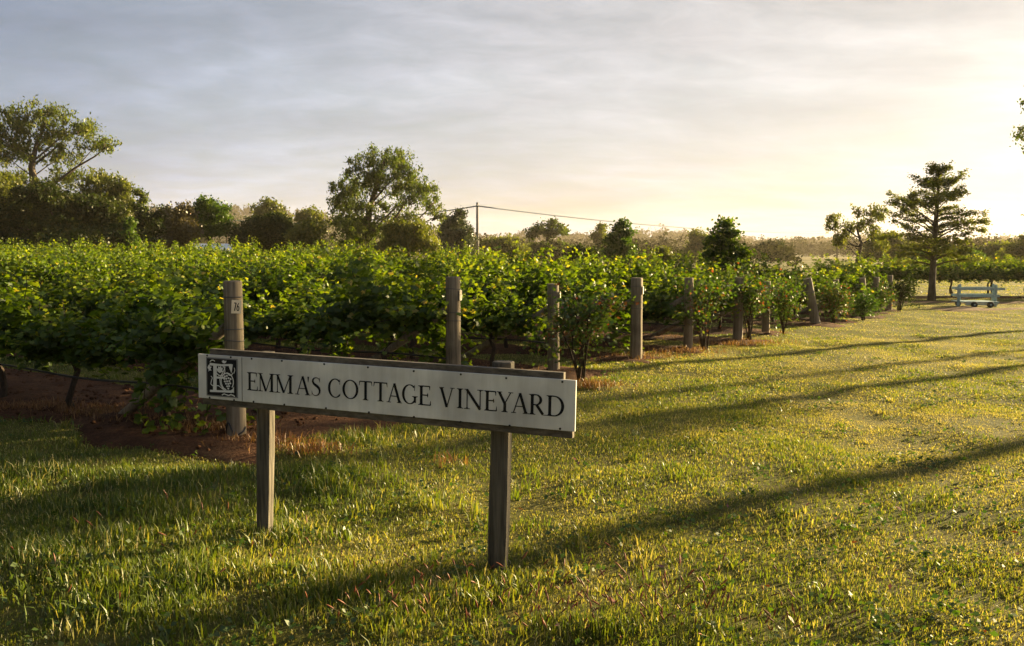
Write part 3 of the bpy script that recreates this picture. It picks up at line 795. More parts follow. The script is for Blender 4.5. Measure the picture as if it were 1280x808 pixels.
# the avenue of gums beyond the right edge: their trunks throw the long shadows on the lawn
SD = np.array([math.sin(SUN_AZ), math.cos(SUN_AZ)])
def avenue_tree(bx, by, t, r, seed, label, h0=5.7, big=1.0, mat=None, dens=.4):
    if seed == 304: h0, dens = 7.6, .3
    if seed == 303: h0, dens = 6.8, .3
    if seed in (301, 302): dens = .22
    if seed == 301: h0 = 8.4
    p = np.array([bx, by]) + SD * t
    rng = np.random.default_rng(seed)
    T = [(0, 0, -.1, r * 1.15), (0, 0, 1.0, r), (rng.normal(0, .05), 0, 3.0, r * .9), (rng.normal(0, .1), .1, h0, r * .8), (rng.normal(0, .3), .2, h0 + 2.5, r * .45), (.2, 0, h0 + 4.2, r * .2)]
    Ls = []
    for i in range(int(11 * big)):
        a = rng.uniform(0, 2 * math.pi); q = rng.uniform(.1, 1) * 2.1 * big
        z = h0 + rng.uniform(.3, 2.9)
        Ls.append((math.cos(a) * q, math.sin(a) * q, z, rng.uniform(.7, 1.2), rng.uniform(.7, 1.2), rng.uniform(.45, .8)))
    grow_tree('gum_tree', label, 'tree', (p[0], p[1], 0), T, Ls, mat or M_GUM, leaf=.2, clump=.42, per=14, dens=dens, seed=seed)
for (bx, by), t, r, sd, lb in (((4.10, 6.87), 25, .19, 301, 'avenue gum right of the photo casting the nearest long shadow'), ((7.1, 11.8), 22, .15, 302, 'avenue gum right of the photo casting the second long shadow'),
                               ((8.4, 13.9), 27, .13, 303, 'slim avenue gum right of the photo casting the third long shadow'), ((10.6, 17.5), 20, .18, 304, 'avenue gum right of the photo casting the farthest long shadow')):
    avenue_tree(bx, by, t, r, sd, lb)
def edge_tree():
    s = 33.0 / F_PX
    x0 = (1345 - CX) * s
    z = lambda py: CAM_H + (HZ - py) * s
    T = [(0, 0, -.1, .22), (0, 0, 1.5, .19), (.05, 0, 3.5, .15), (-.1, .1, 5.5, .10), (0, 0, 8, .04)]
    m = lambda px: (px - 1345) * s
    Ls = [(m(1283), 0, z(140), .5, .6, .55), (m(1281), .2, z(170), .45, .6, .42), (m(1288), .1, z(190), .5, .6, .3), (m(1300), -.3, z(115), .9, .9, .7), (m(1340), 0, z(90), 1.3, 1.2, .9), (m(1335), .4, z(150), 1.2, 1.2, .8),
          (m(1390), 0, z(130), 1.3, 1.2, .9), (m(1290), -.2, z(272), .35, .4, .25), (m(1310), .1, z(240), .7, .7, .4), (m(1380), 0, z(200), 1.1, 1.1, .7)]
    grow_tree('gum_tree', 'gum tree whose branch tips reach in at the right edge of the photo', 'tree', (x0, 33, 0), T, Ls, M_GUM, leaf=.14, clump=.24, per=16, dens=.6, seed=401)
edge_tree()

def far_woods():
    rng = np.random.default_rng(77)
    C, Sz, T = [], [], []
    def crown(x, y, z, r, h, n, sz):
        d = unit(rng.normal(size=(n, 3))) * (rng.random(n) ** .4)[:, None]
        C.append(np.array([x, y, z]) + d * np.array([r, r, h])); Sz.append(sz * rng.uniform(.7, 1.3, n)); T.append(np.clip(rng.normal(rng.uniform(.2, .6), .15, n), 0, 1))
    for i in range(1500):       # the hill's own wood
        px = rng.uniform(-150, 1500); D = rng.uniform(470, 900) if i % 3 else rng.uniform(770, 840)
        r = rng.uniform(3, 6.5)
        z = float(hill_z(px, D)); h = rng.uniform(3.2, 6.0) * (1.35 if rng.random() < .12 else 1)
        for q in range(2):
            crown((px - CX) / F_PX * D + rng.normal(0, 2), D, z + h * .9 + rng.normal(0, .8), r * .8, h * .75, 26, 2.2)
    for i in range(520):        # belt of trees across the valley
        px = rng.uniform(-150, 1500); D = rng.uniform(200, 430)
        if 985 < px < 1120 and D < 230: continue
        h = rng.uniform(2.2, 5.2) * (D / 300) ** .5; r = rng.uniform(2.5, 5)
        for q in range(3):
            crown((px - CX) / F_PX * D + rng.normal(0, 1.6), D, h * rng.uniform(.7, 1.25), r * .7, h * .6, 34, 1.1)
    for i in range(170):        # bushes along the near side of the far paddock
        px = rng.uniform(540, 985) if i % 4 else rng.uniform(1120, 1400); D = rng.uniform(105, 190)
        h = rng.uniform(1.0, 2.4); r = rng.uniform(1.2, 2.6)
        for q in range(3):
            crown((px - CX) / F_PX * D + rng.normal(0, .8), D, h * rng.uniform(.5, 1.2), r * .7, h * .6, 40, .55)
    C, Sz, T = np.concatenate(C), np.concatenate(Sz), np.concatenate(T)
    V, Fs = leaves(rng, C, Sz, SLW, SLF)
    o = link('far_woods', mesh_np('far_woods', V, Fs, np.repeat(T, 4)), M_FAR)
    tag(o, 'far-off hazy woods covering the hills and the valley edge', 'woods', kind='stuff')
far_woods()

# ------------------------------------------------------------------ haze
def haze():
    m, N, L = new_mat('haze_air')
    out = N.new('ShaderNodeOutputMaterial'); v = N.new('ShaderNodeVolumePrincipled')
    v.inputs['Color'].default_value = (.95, .83, .68, 1)
    v.inputs['Density'].default_value = .0002
    v.inputs['Anisotropy'].default_value = .3
    L.new(v.outputs[0], out.inputs['Volume'])
    b = MB(); b.box((0, 560, 27), (3200, 1500, 62))
    o = b.build('haze', m)
    tag(o, 'thin golden morning haze over the valley', 'haze', kind='stuff')
haze()

# ------------------------------------------------------------------ posts, wires, hoses
def end_post(k):
    p = POSTS[k]; E = p['E']; r, h = p['r'], p['h']
    root = empty('end_post', (E[0], E[1], float(gz(E[0], E[1]))))
    tag(root, 'weathered wooden ' + p['d'] if 'wooden' not in p['d'] else p['d'], 'post', 'end posts of the vine rows')
    rng = np.random.default_rng(k + 50)
    lx, ly = p['lean']
    m = MB()
    zs = np.array([-.1, .0, .25, .5, .8, 1.0 * h * .9, h - .012, h])
    zs = np.array([-.1, 0, h * .2, h * .4, h * .6, h * .8, h - .014, h])
    rr = r * np.array([1.06, 1.05, 1.02, 1.0, .99, .98, .97, .90]) * (1 + rng.normal(0, .008, 8))
    m.tube([(lx * z, ly * z, z) for z in zs], rr, 20)
    m.build('post_log', M_POST, root, smooth=True)
    # diagonal brace running down along the row
    b = MB(); zt = h * .72
    a0 = np.array([lx * zt, ly * zt, zt]) + DROW * (r * .8); a1 = DROW * 1.75 + np.array([0, 0, -.05])
    b.tube([a0, a0 * .5 + a1 * .5 + np.array([0, 0, .01]), a1], [.045, .05, .052], 10)
    b.build('brace', M_POST, root, smooth=True)
    # wire strained round the post
    for zz in ((h * .70, h * .90, h * .63) if k < 4 else (h * .7,)):
        tl = rng.normal(0, .006); w = MB()
        w.tube([(lx * zz + (r * 1.0 + .003) * math.cos(a), ly * zz + (r * 1.0 + .003) * math.sin(a), zz + tl * math.cos(a)) for a in np.linspace(0, 2 * math.pi, 21)], .0035, 5, caps=False)
        w.build('wire_loop', M_WIRE, root)
    if k == 0:
        w = MB()
        w.tube([((r + .006) * math.cos(a), (r + .006) * math.sin(a) * 1.0, .09 + .05 * math.cos(3 * a) + .02 * math.sin(5 * a)) for a in np.linspace(-2.9, -.2, 24)], .008, 5)
        w.build('hose_loop', M_HOSE, root)
    return root
ROOTS = [end_post(k) for k in range(NR)]

# ------------------------------------------------------------------ lettering: stroke-built roman capitals, cap height 1, (x, z)
def arc(cx, cz, rx, rz, a0, a1, n=18):
    return [(cx + rx * math.cos(math.radians(a)), cz + rz * math.sin(math.radians(a))) for a in np.linspace(a0, a1, n)]
TH, HL = .150, .060          # thick and thin strokes
def seg(x0, z0, x1, z1, w0, w1=None): return ([(x0, z0), (x1, z1)], [w0, w0 if w1 is None else w1])
def serif(x, z, w=.30): # flat serif with a small bracket
    return [seg(x - w / 2, z, x + w / 2, z, .036), ]
def stem(x, s0=True, s1=True, w=TH, z0=0.0, z1=1.0):
    r = [seg(x, z0, x, z1, w)]
    for f, z, sg in ((s0, z0, 1), (s1, z1, -1)):
        if f:
            r.append(seg(x - .16, z + sg * .018, x + .16, z + sg * .018, .036))
            r.append(([(x, z + sg * .03), (x, z + sg * .09)], [w + .10, w]))
    return r
def arm(x0, x1, z, tick, up):
    """horizontal hairline with a wedge tick at its end"""
    return [seg(x0, z, x1, z, HL), ([(x1 - .012, z), (x1, z + tick * up)], [.075, .022])]
def bowl(cx, cz, rx, rz, a0, a1, thick, thin):
    P = arc(cx, cz, rx, rz, a0, a1, 28)
    A = np.radians(np.linspace(a0, a1, 28))
    return (P, list(thin + (thick - thin) * np.abs(np.cos(A)) ** 1.5))
GL = {}
GL['E'] = (.66, stem(.16) + arm(.16, .60, .975, .20, -1) + arm(.16, .50, .52, .11, 1) + arm(.16, .50, .52, .11, -1) + arm(.16, .65, .025, .22, 1))
GL['M'] = (1.02, stem(.15, w=.055) + [seg(.15, .985, .50, .02, .13)] + [seg(.50, .02, .85, .985, .055)] + stem(.86, w=TH) + [seg(.02, .982, .2, .982, .036)])
GL['A'] = (.84, [seg(.12, .02, .42, .99, .055), seg(.42, 1.0, .72, .02, .14), seg(.22, .34, .60, .34, .045), seg(.0, .018, .25, .018, .036), seg(.57, .018, .86, .018, .036), ([(.715, .03), (.69, .10)], [.22, .14])])
GL["'"] = (.14, [([(.07, 1.0), (.06, .70)], [.11, .03])])
GL['S'] = (.56, [([(.475, .82), (.45, .90), (.38, .965), (.28, .98), (.17, .95), (.10, .86), (.09, .76), (.14, .66), (.24, .585), (.35, .515), (.45, .42), (.485, .31), (.47, .19), (.40, .08), (.28, .02), (.16, .03), (.08, .10), (.045, .20)],
                  [.03, .04, .045, .05, .07, .10, .12, .13, .145, .15, .14, .12, .10, .07, .05, .045, .035, .025]), seg(.482, .99, .472, .74, .028), seg(.04, .02, .03, .27, .028)])
GL['C'] = (.78, [bowl(.43, .5, .36, .485, 48, 316, .145, .05), seg(.70, .99, .69, .70, .03), ([(.67, .86), (.60, .93)], [.09, .05]), ([(.675, .145), (.735, .23)], [.05, .02])])
GL['O'] = (.92, [bowl(.46, .5, .385, .485, 0, 360, .145, .045)])
GL['T'] = (.76, stem(.38, s1=False) + [seg(.04, .975, .72, .975, HL), ([(.055, .975), (.03, .76)], [.06, .02]), ([(.705, .975), (.73, .76)], [.06, .02])])
GL['G'] = (.88, [bowl(.43, .5, .36, .485, 48, 320, .145, .05), seg(.70, .99, .69, .70, .03), ([(.67, .86), (.60, .93)], [.09, .05])] + stem(.72, s0=False, z0=.08, z1=.42, w=.125))
GL['V'] = (.84, [seg(.12, .98, .43, .0, .14), seg(.43, .0, .72, .98, .055), seg(.0, .982, .27, .982, .036), seg(.60, .982, .85, .982, .036), ([(.125, .97), (.15, .90)], [.22, .14])])
GL['I'] = (.34, stem(.17))
GL['N'] = (.92, stem(.14, s1=False, w=.055) + [seg(.12, .985, .80, .02, .14), seg(.0, .982, .17, .982, .036)] + stem(.80, s0=False, w=.055))
GL['Y'] = (.80, stem(.40, s1=False, z1=.46) + [seg(.11, .98, .40, .42, .135), seg(.40, .42, .69, .98, .055), seg(.0, .982, .26, .982, .036), seg(.57, .982, .81, .982, .036)])
GL['R'] = (.80, stem(.16) + [bowl(.32, .735, .235, .245, -90, 90, .14, .045), seg(.16, .978, .33, .978, HL), seg(.16, .492, .33, .492, HL), seg(.36, .49, .66, .04, .14), seg(.60, .018, .82, .018, .036)])
GL['D'] = (.88, stem(.16) + [bowl(.36, .5, .41, .475, -90, 90, .15, .05), seg(.16, .975, .37, .975, HL), seg(.16, .025, .37, .025, HL)])
def strip(P, Wd):
    """flat ribbon of changing width along P in 2D; vertices and quads"""
    P = np.array(P, float); Wd = np.array(Wd, float)
    T = np.gradient(P, axis=0); T /= np.linalg.norm(T, axis=1)[:, None] + 1e-9
    N_ = np.stack([-T[:, 1], T[:, 0]], 1)
    V = np.concatenate([P + N_ * Wd[:, None] / 2, P - N_ * Wd[:, None] / 2])
    n = len(P)
    return V, [(i, i + 1, n + i + 1, n + i) for i in range(n - 1)]

# ------------------------------------------------------------------ the sign
def build_sign():
    A, B = gp(331, 672), gp(622, 710)
    A[2] = B[2] = 0
    u = unit(B - A); nrm = np.array([u[1], -u[0], 0.0])
    if nrm[1] > 0: nrm = -nrm                     # towards the road
    root_loc = (A + B) / 2
    root = empty('vineyard_sign', root_loc); tag(root, 'long white timber sign lettered Emmas Cottage Vineyard on two wooden posts in the grass', 'sign')
    front = A + nrm * .115
    def hit(px, py):
        d = ray(px, py); c = np.array([0, 0, CAM_H]); t = np.dot(front - c, nrm) / np.dot(d, nrm)
        return c + d * t
    TL, TR, BL, BR = hit(247.3, 441.7), hit(720.3, 476.3), hit(250.3, 497.6), hit(719.3, 539.1)
    U = unit((TR - TL) + (BR - BL)); Vv = unit(np.cross(nrm, U)); Vv = Vv if Vv[2] > 0 else -Vv
    O = (TL + TR + BL + BR) / 4
    wid = float(np.dot((TR - TL + BR - BL) / 2, U)); hei = float(np.dot((TL - BL + TR - BR) / 2, Vv))
    print('sign', O, wid, hei)
    M3 = np.stack([U, nrm, Vv], 1)               # local x, y (towards viewer), z -> world
    def wl(mb):                                   # local panel space -> root space
        V = np.array(mb.v) @ M3.T + O - root_loc
        mb.v = [tuple(p) for p in V]; return mb
    def loc(px, py):
        q = hit(px, py) - O; return float(np.dot(q, U)), float(np.dot(q, Vv))
    panel = wl(MB().box((0, 0, 0), (wid, .012, hei), bev=.002)).build('panel', M_BOARD, root)
    for nm, z, x, hgt in (('top_rail', hei / 2 - .012, .0, .085), ('bottom_rail', -hei / 2 + .012, 0, .10)):
        b = wl(MB().box((x, -.006 - .02, z), (wid - (.13 if nm == 'top_rail' else .03), .036, hgt), bev=.004))
        b.build(nm, M_PLANK, root)
    # the thin joint between emblem plate and lettering
    jx = loc(303.5, 474)[0]
    wl(MB().box((jx, .0068, 0), (.0022, .0016, hei - .004))).build('panel_joint', M_SCREW, panel)
    # lettering
    cap = .405 * hei; zb = -hei / 2 + .268 * hei
    c1 = lambda X: 230 + X / 4.923
    c2 = lambda X: 480 + X / 4.923
    spans = [('E', c1(394), c1(458)), ('M', c1(459), c1(562)), ('M', c1(563), c1(678)), ('A', c1(688), c1(780)), ("'", c1(762), c1(778)), ('S', c1(788), c1(848)), ('C', c1(890), c1(972)), ('O', c1(978), c1(1078)),
             ('T', c1(1080), c1(1163)), ('T', c1(1168), c1(1258)), ('A', c2(20), c2(113)), ('G', c2(114), c2(212)), ('E', c2(214), c2(292)), ('V', c2(342), c2(437)), ('I', c2(450), c2(492)), ('N', c2(498), c2(610)),
             ('E', c2(620), c2(698)), ('Y', c2(698), c2(796)), ('A', c2(786), c2(893)), ('R', c2(894), c2(1001)), ('D', c2(1003), c2(1118))]
    lt = MB(); e = 0
    for ch, a, b in spans:
        xa, xb = loc(a, 497)[0], loc(b, 497)[0]
        w_, strokes = GL[ch]
        sx = (xb - xa) / w_
        for P, Wd in strokes:
            V, Fs = strip([(x * sx / cap, z) for x, z in P], Wd)
            e = (e + 1) % 12
            lt.add([(xa + x * cap, .0066 + .00012 * e, zb + z * cap) for x, z in V], Fs)
    me_o = wl(lt).build('lettering', M_BLACK, panel)
    # emblem: black plate with a white ornamental initial, tendrils, leaf and a bunch of grapes
    ex0, ez1 = loc(257.6, 446.5); ex1, ez0 = loc(299.6, 497.6)
    ex0 = (ex0 + loc(260.5, 494.8)[0]) / 2; ex1 = (ex1 + loc(296.8, 448.4)[0]) / 2
    ez1 = (ez1 + loc(296.6, 448.4)[1]) / 2; ez0 = (ez0 + loc(260.5, 494.8)[1]) / 2
    ew, eh = ex1 - ex0, ez1 - ez0
    emb = wl(MB().box(((ex0 + ex1) / 2, .0065, (ez0 + ez1) / 2), (ew, .003, eh))).build('emblem', plain_mat('emblem_grey', (.20, .20, .20), .5), panel)
    wl(MB().box(((ex0 + ex1) / 2, .0084, (ez0 + ez1) / 2), (ew * .93, .002, eh * .94))).build('emblem_field', M_BLACK, panel)
    art = MB(); e = [0]
    def add2(V, Fs):
        e[0] = (e[0] + 1) % 30
        art.add([(ex0 + ew * (.05 + .9 * x), .0096 + .0001 * e[0], ez1 - eh * (.04 + .92 * z)) for x, z in V], Fs)
    def st(P, Wd):
        Wd = [Wd] * len(P) if np.isscalar(Wd) else Wd
        add2(*strip(P, Wd))
    def blob(P): add2(P, [tuple(range(len(P)))])
    st([(.27, .14), (.265, .50), (.25, .88)], [.13, .115, .13])                      # stem of the initial
    st([(.08, .15), (.5, .155), (.86, .13)], [.075, .05, .055]); blob([(.74, .13), (.90, .11), (.85, .36), (.79, .25)])
    st([(.08, .90), (.5, .885), (.86, .87)], [.06, .055, .07]); blob([(.74, .88), (.93, .90), (.93, .72), (.88, .80)])
    st([(.27, .51), (.62, .50)], [.06, .05])
    st(arc(.46, .30, .16, .15, -60, 200, 24), .028); st([(.62, .14), (.62, .22), (.56, .34), (.47, .46), (.44, .56), (.46, .70), (.56, .82), (.64, .88)], .028)
    st(arc(.70, .60, .215, .235, 100, 400, 30), .030); st(arc(.80, .30, .11, .12, 20, 160, 12), .024)
    blob([(.44, .38), (.35, .33), (.33, .25), (.38, .26), (.38, .19), (.44, .21), (.48, .17), (.50, .23), (.55, .22), (.53, .30), (.56, .33), (.50, .35)])
    for i, (gx, gz_) in enumerate([(.62, .46), (.69, .44), (.60, .53), (.67, .52), (.75, .50), (.82, .52), (.62, .60), (.70, .59), (.78, .58), (.66, .66), (.74, .66), (.81, .64), (.70, .73), (.77, .72), (.74, .79)]):
        blob([(gx + .034 * math.cos(a), gz_ + .028 * math.sin(a)) for a in np.linspace(0, 2 * math.pi, 10, endpoint=False)])
    blob([(.03, .20), (.08, .15), (.10, .21), (.16, .22), (.12, .27), (.15, .33), (.09, .32), (.05, .36), (.05, .29), (.01, .26)])
    blob([(.52, .04), (.58, .01), (.63, .03), (.69, .02), (.67, .07), (.62, .10), (.56, .09)])
    st(arc(.20, .09, .09, .06, 180, 330, 12), .024); st([(.12, .48), (.17, .53), (.13, .62), (.11, .70), (.17, .75), (.23, .73)], .028); st([(.23, .73), (.40, .74), (.55, .83)], .022)
    st([(.50, .99), (.58, .95), (.66, .97), (.74, .985), (.82, .955), (.90, .97), (.96, 1.0)], .028); st([(.93, .36), (.97, .27), (.95, .20)], .022)
    wl(art).build('emblem_art', M_WHITE, panel)
    # screws along both edges
    tops = [(c1(148), 420 + 120 / 4.923), (c1(293), 420 + 131 / 4.923), (c1(421), 420 + 140 / 4.923), (c1(607), 420 + 153 / 4.923), (c1(867), 420 + 173 / 4.923), (c1(1136), 420 + 193 / 4.923), (c2(187), 430 + 167 / 4.923),
            (c2(476), 430 + 187 / 4.923), (c2(755), 430 + 210 / 4.923), (c2(1100), 430 + 233 / 4.923)]
    bots = [(c1(163), 420 + 379 / 4.923), (c1(313), 420 + 394 / 4.923), (c1(433), 420 + 404 / 4.923), (c1(622), 420 + 422 / 4.923), (c1(878), 420 + 444 / 4.923), (c1(1142), 420 + 470 / 4.923), (c2(188), 430 + 449 / 4.923),
            (c2(475), 430 + 479 / 4.923), (c2(776), 430 + 502 / 4.923), (c2(1086), 430 + 521 / 4.923)]
    for p in tops + bots:
        x, z = loc(*p)
        m = MB(); m.tube([(x, .0055, z), (x, .0085, z), (x, .0095, z)], [.0055, .0055, .003], 10)
        wl(m).build('screw', M_SCREW, panel)
    # posts: squarish weathered timber with a rounded, worn outline, standing behind the rails
    rng = np.random.default_rng(8)
    for P, tpx, wdt, foot in ((A, (333, 440), .088, .0), (B, (629, 452), .098, .012)):
        base = P - nrm * .0
        d = ray(*tpx); c = np.array([0, 0, CAM_H]); t = np.dot(base - c, nrm) / np.dot(d, nrm)
        top = c + d * t
        hz_ = top[2]
        m = MB()
        n = 16; zs = np.concatenate([[-.12], np.linspace(0, hz_ - .006, 12), [hz_]])
        V = []; groove = rng.normal(0, .035, n)
        for i, z in enumerate(zs):
            cen = base * (1 - z / hz_) + np.array([top[0], top[1], 0]) * (z / hz_)
            taper = 1 - .10 * math.exp(-max(z, 0) / .09)
            if i == len(zs) - 1: taper *= .93
            for j in range(n):
                a = 2 * math.pi * (j + .5) / n
                q = (abs(math.cos(a)) ** 5 + abs(math.sin(a)) ** 5) ** (-1 / 5)
                w = wdt / 2 * taper * q * (1 + groove[j] + rng.normal(0, .012)) * (1 + .03 * math.sin(z * 7 + wdt * 900))
                V.append(cen + (u * math.cos(a) + nrm * math.sin(a) * .85) * w + np.array([0, 0, z]) - root_loc * np.array([1, 1, 0]))
        k = len(zs)
        Fs = [(i * n + j, i * n + (j + 1) % n, (i + 1) * n + (j + 1) % n, (i + 1) * n + j) for i in range(k - 1) for j in range(n)] + [tuple(range(n))[::-1], tuple((k - 1) * n + j for j in range(n))]
        m.add(V, Fs)
        m.build('post', M_SIGNPOST, root, smooth=False)
build_sign()

# number plates on the end posts
def seven_segment_free(digits):
    pass
def plate(k, ang, z, w, h, tilt, text):
    p = POSTS[k]; r = p['r'] * .99
    a = ang; n = np.array([math.cos(a), math.sin(a), 0]); u = np.array([-math.sin(a), math.cos(a), 0])
    c, s = math.cos(tilt), math.sin(tilt)
    U = u * c + np.array([0, 0, 1]) * s; V = -u * s + np.array([0, 0, 1]) * c
    M3 = np.stack([U, n, V], 1); O = n * (r + .006) + np.array([0, 0, z])
    def wl(mb): mb.v = [tuple(q) for q in (np.array(mb.v) @ M3.T + O)]; return mb
    pl = wl(MB().box((0, 0, 0), (w, .006, h), bev=.0015)).build('number_plate', M_PLATE, ROOTS[k])
    if text:
        m = MB(); sc = h * .60
        strokes = [([(.02, .97), (.46, .97)], .13), ([(.43, .97), (.30, .55), (.16, .0)], .14)]
        six = [(arc(.82, .30, .20, .27, 0, 360, 24), .12), ([(.95, .95), (.80, .82), (.68, .60), (.63, .32)], .12)]
        for i, (P, Wd) in enumerate(strokes + six):
            Vv, Fs = strip([(x * .62, zz) for x, zz in P], [Wd] * len(P))
            m.add([((x - .32) * sc, .0036 + .0002 * i, (zz - .5) * sc) for x, zz in Vv], Fs)
        wl(m).build('numeral', M_BLACK, pl)
    # two nails
plate(0, math.radians(-55), 1.16, .085, .115, math.radians(-4), True)
plate(1, math.radians(-14), 1.12, .085, .115, 0, False)
plate(2, math.radians(-10), 1.04, .085, .115, 0, False)
plate(3, math.radians(-14), 1.05, .085, .115, 0, False)

def line_thing(name, label, cat, P, r, mat, n=6):
    m = MB(); m.tube(P, r, n); o = m.build(name, mat, smooth=True); tag(o, label, cat); return o
for k in range(5):
    E = E_[k]; L_ = ROW_LEN[k]
    T = np.linspace(.0, L_, 40)
    hose = [E + DROW * t + NROW * .06 + np.array([0, 0, .40 + .02 * math.sin(t * 2.2) + gz(E[0], E[1])]) for t in T]
    line_thing('irrigation_hose', 'black irrigation hose along the row of ' + POSTS[k]['s'], 'hose', hose, .011, M_HOSE)
    w = [E + DROW * t + np.array([0, 0, .84]) for t in (0.0, L_ * .5, L_)]
    line_thing('trellis_wire', 'trellis wire along the row of ' + POSTS[k]['s'], 'wire', w, .003, M_WIRE)

# ------------------------------------------------------------------ rose bushes at the row ends
def rose_bush(px, py, top_py, wpx, seed, label, mat=None, red=.3, flowers=0):
    b = gp(px, py); s = b[1] / F_PX
    H = CAM_H - (top_py - HZ) * s; R = wpx * s / 2
    root = empty('rose_bush', (b[0], b[1], float(gz(b[0], b[1])))); tag(root, label, 'bush', 'rose bushes at the row ends')
    rng = np.random.default_rng(seed)
    st = MB(); C, S, T = [], [], []
    for i in range(9):
        a = rng.uniform(0, 6.28); q = R * rng.uniform(.25, .95)
        tip = np.array([math.cos(a) * q, math.sin(a) * q, H * rng.uniform(.62, 1.02)])
        mid = tip * np.array([.35, .35, .5]) + rng.normal(0, .03, 3)
        b0 = np.array([rng.normal(0, .025), rng.normal(0, .025), -.03])
        st.tube([b0, mid, tip], [.016, .011, .005], 5)
        for _ in range(4):
            f = rng.uniform(.35, 1.0); p = mid * (1 - f) + tip * f
            e = p + rng.normal(size=3) * np.array([R * .35, R * .35, .12])
            st.tube([p, e], [.006, .003], 4)
            n = int(58 * rng.uniform(.6, 1.3))
            C.append(e + rng.normal(size=(n, 3)) * np.array([.11, .11, .10])); S.append(rng.uniform(.035, .075, n))
            t = np.clip(rng.normal(.35, .18, n), 0, .68); rd = rng.random(n) < red * rng.uniform(0, 1.6); t[rd] = rng.uniform(.74, .96, rd.sum()); T.append(t)
    C, S, T = np.concatenate(C), np.concatenate(S), np.concatenate(T)
    C[:, 2] = np.maximum(C[:, 2], .12)
    V, Fs = leaves(rng, C, S, SLW, SLF, up=.3, hang=.4)
    link('foliage', mesh_np('foliage', V, Fs, np.repeat(T, 4)), mat or M_ROSE, root)
    st.build('stems', M_VBARK, root, smooth=True)
    for i in range(flowers):
        p = C[rng.integers(len(C))] + np.array([0, -.05, .04])
        fl = MB()
        for a in range(6):
            aa = a * math.pi / 3 + rng.random(); d = np.array([math.cos(aa), math.sin(aa), 0])
            e1 = np.array([-d[1], d[0], 0])
            fl.add([p, p + d * .022 + e1 * .016 + np.array([0, 0, .012]), p + d * .036 + np.array([0, 0, .024]), p + d * .022 - e1 * .016 + np.array([0, 0, .012])], [(0, 1, 2, 3)])
        fl.build('flower', M_WHITE, root)
rose_bush(727, 477, 372, 62, 1, 'tall red leaved rose bush right of the sign', red=.25, flowers=3)
rose_bush(880, 437, 352, 62, 2, 'rose bush with pale pinkish tips hiding an end post', red=.12, flowers=5)
rose_bush(938, 428, 348, 44, 3, 'dark rose bush on bare red soil between two end posts', red=.15, flowers=4)
rose_bush(979, 419, 358, 44, 4, 'dense round rose bush with sunlit yellow green top', red=.1)
rose_bush(1040, 405, 365, 30, 5, 'small rose bush just right of the leaning post', red=.2)
rose_bush(1078, 399, 374, 28, 6, 'small trimmed bush on a short stem in front of a far end post', M_GREEN, 0)
rose_bush(1098, 392, 360, 22, 7, 'narrow dark bush left of the last rounded bush', red=.1)
rose_bush(1124, 389, 352, 32, 8, 'last rounded dark bush at the far end of the line', M_DARK, 0)

# ------------------------------------------------------------------ house, power pole, cart
def house():
    Y = 88.0; s = Y / F_PX
    root = empty('house', ((258 - CX) * s, Y, 0)); tag(root, 'low white roofed house half hidden behind the trees and vines', 'house')
    wall = plain_mat('house_wall', (.16, .13, .11), .8); roofm = plain_mat('white_roof_metal', (.62, .66, .70), .4, var=.06)
    wd = 8.6
    MB().box((0, 2.5, 1.0), (wd, 5.0, 2.1)).build('wall', wall, root)
    r = MB(); r.add([(-wd / 2 - .4, -.4, 2.02), (wd / 2 + .4, -.4, 2.02), (wd / 2 + .4, 2.5, 2.72), (-wd / 2 - .4, 2.5, 2.72), (-wd / 2 - .4, 5.4, 2.02), (wd / 2 + .4, 5.4, 2.02),
                     (-wd / 2 - .4, -.4, 1.92), (wd / 2 + .4, -.4, 1.92), (wd / 2 + .4, 5.4, 1.92), (-wd / 2 - .4, 5.4, 1.92)],
                    [(0, 1, 2, 3), (3, 2, 5, 4), (6, 9, 8, 7), (0, 6, 7, 1), (4, 5, 8, 9), (0, 3, 4, 9, 6), (1, 7, 8, 5, 2)])
    ro = r.build('roof', roofm, root)
    ch = MB(); ch.box(((288 - 258) * s, 2.0, 2.85), (.32, .32, .75), bev=.02); ch.box(((288 - 258) * s, 2.0, 3.26), (.40, .40, .07), bev=.01)
    ch.build('chimney', plain_mat('chimney_brick', (.42, .33, .26), .8), ro)
    for x in (-2.6, .2, 2.9):
        f = MB().box((x, -.02, 1.2), (1.2, .06, .95)).build('window', M_WHITE, root)
        MB().box((x, -.06, 1.2), (1.05, .02, .8)).build('pane', plain_mat('window_glass', (.03, .035, .04), .1), f)
house()
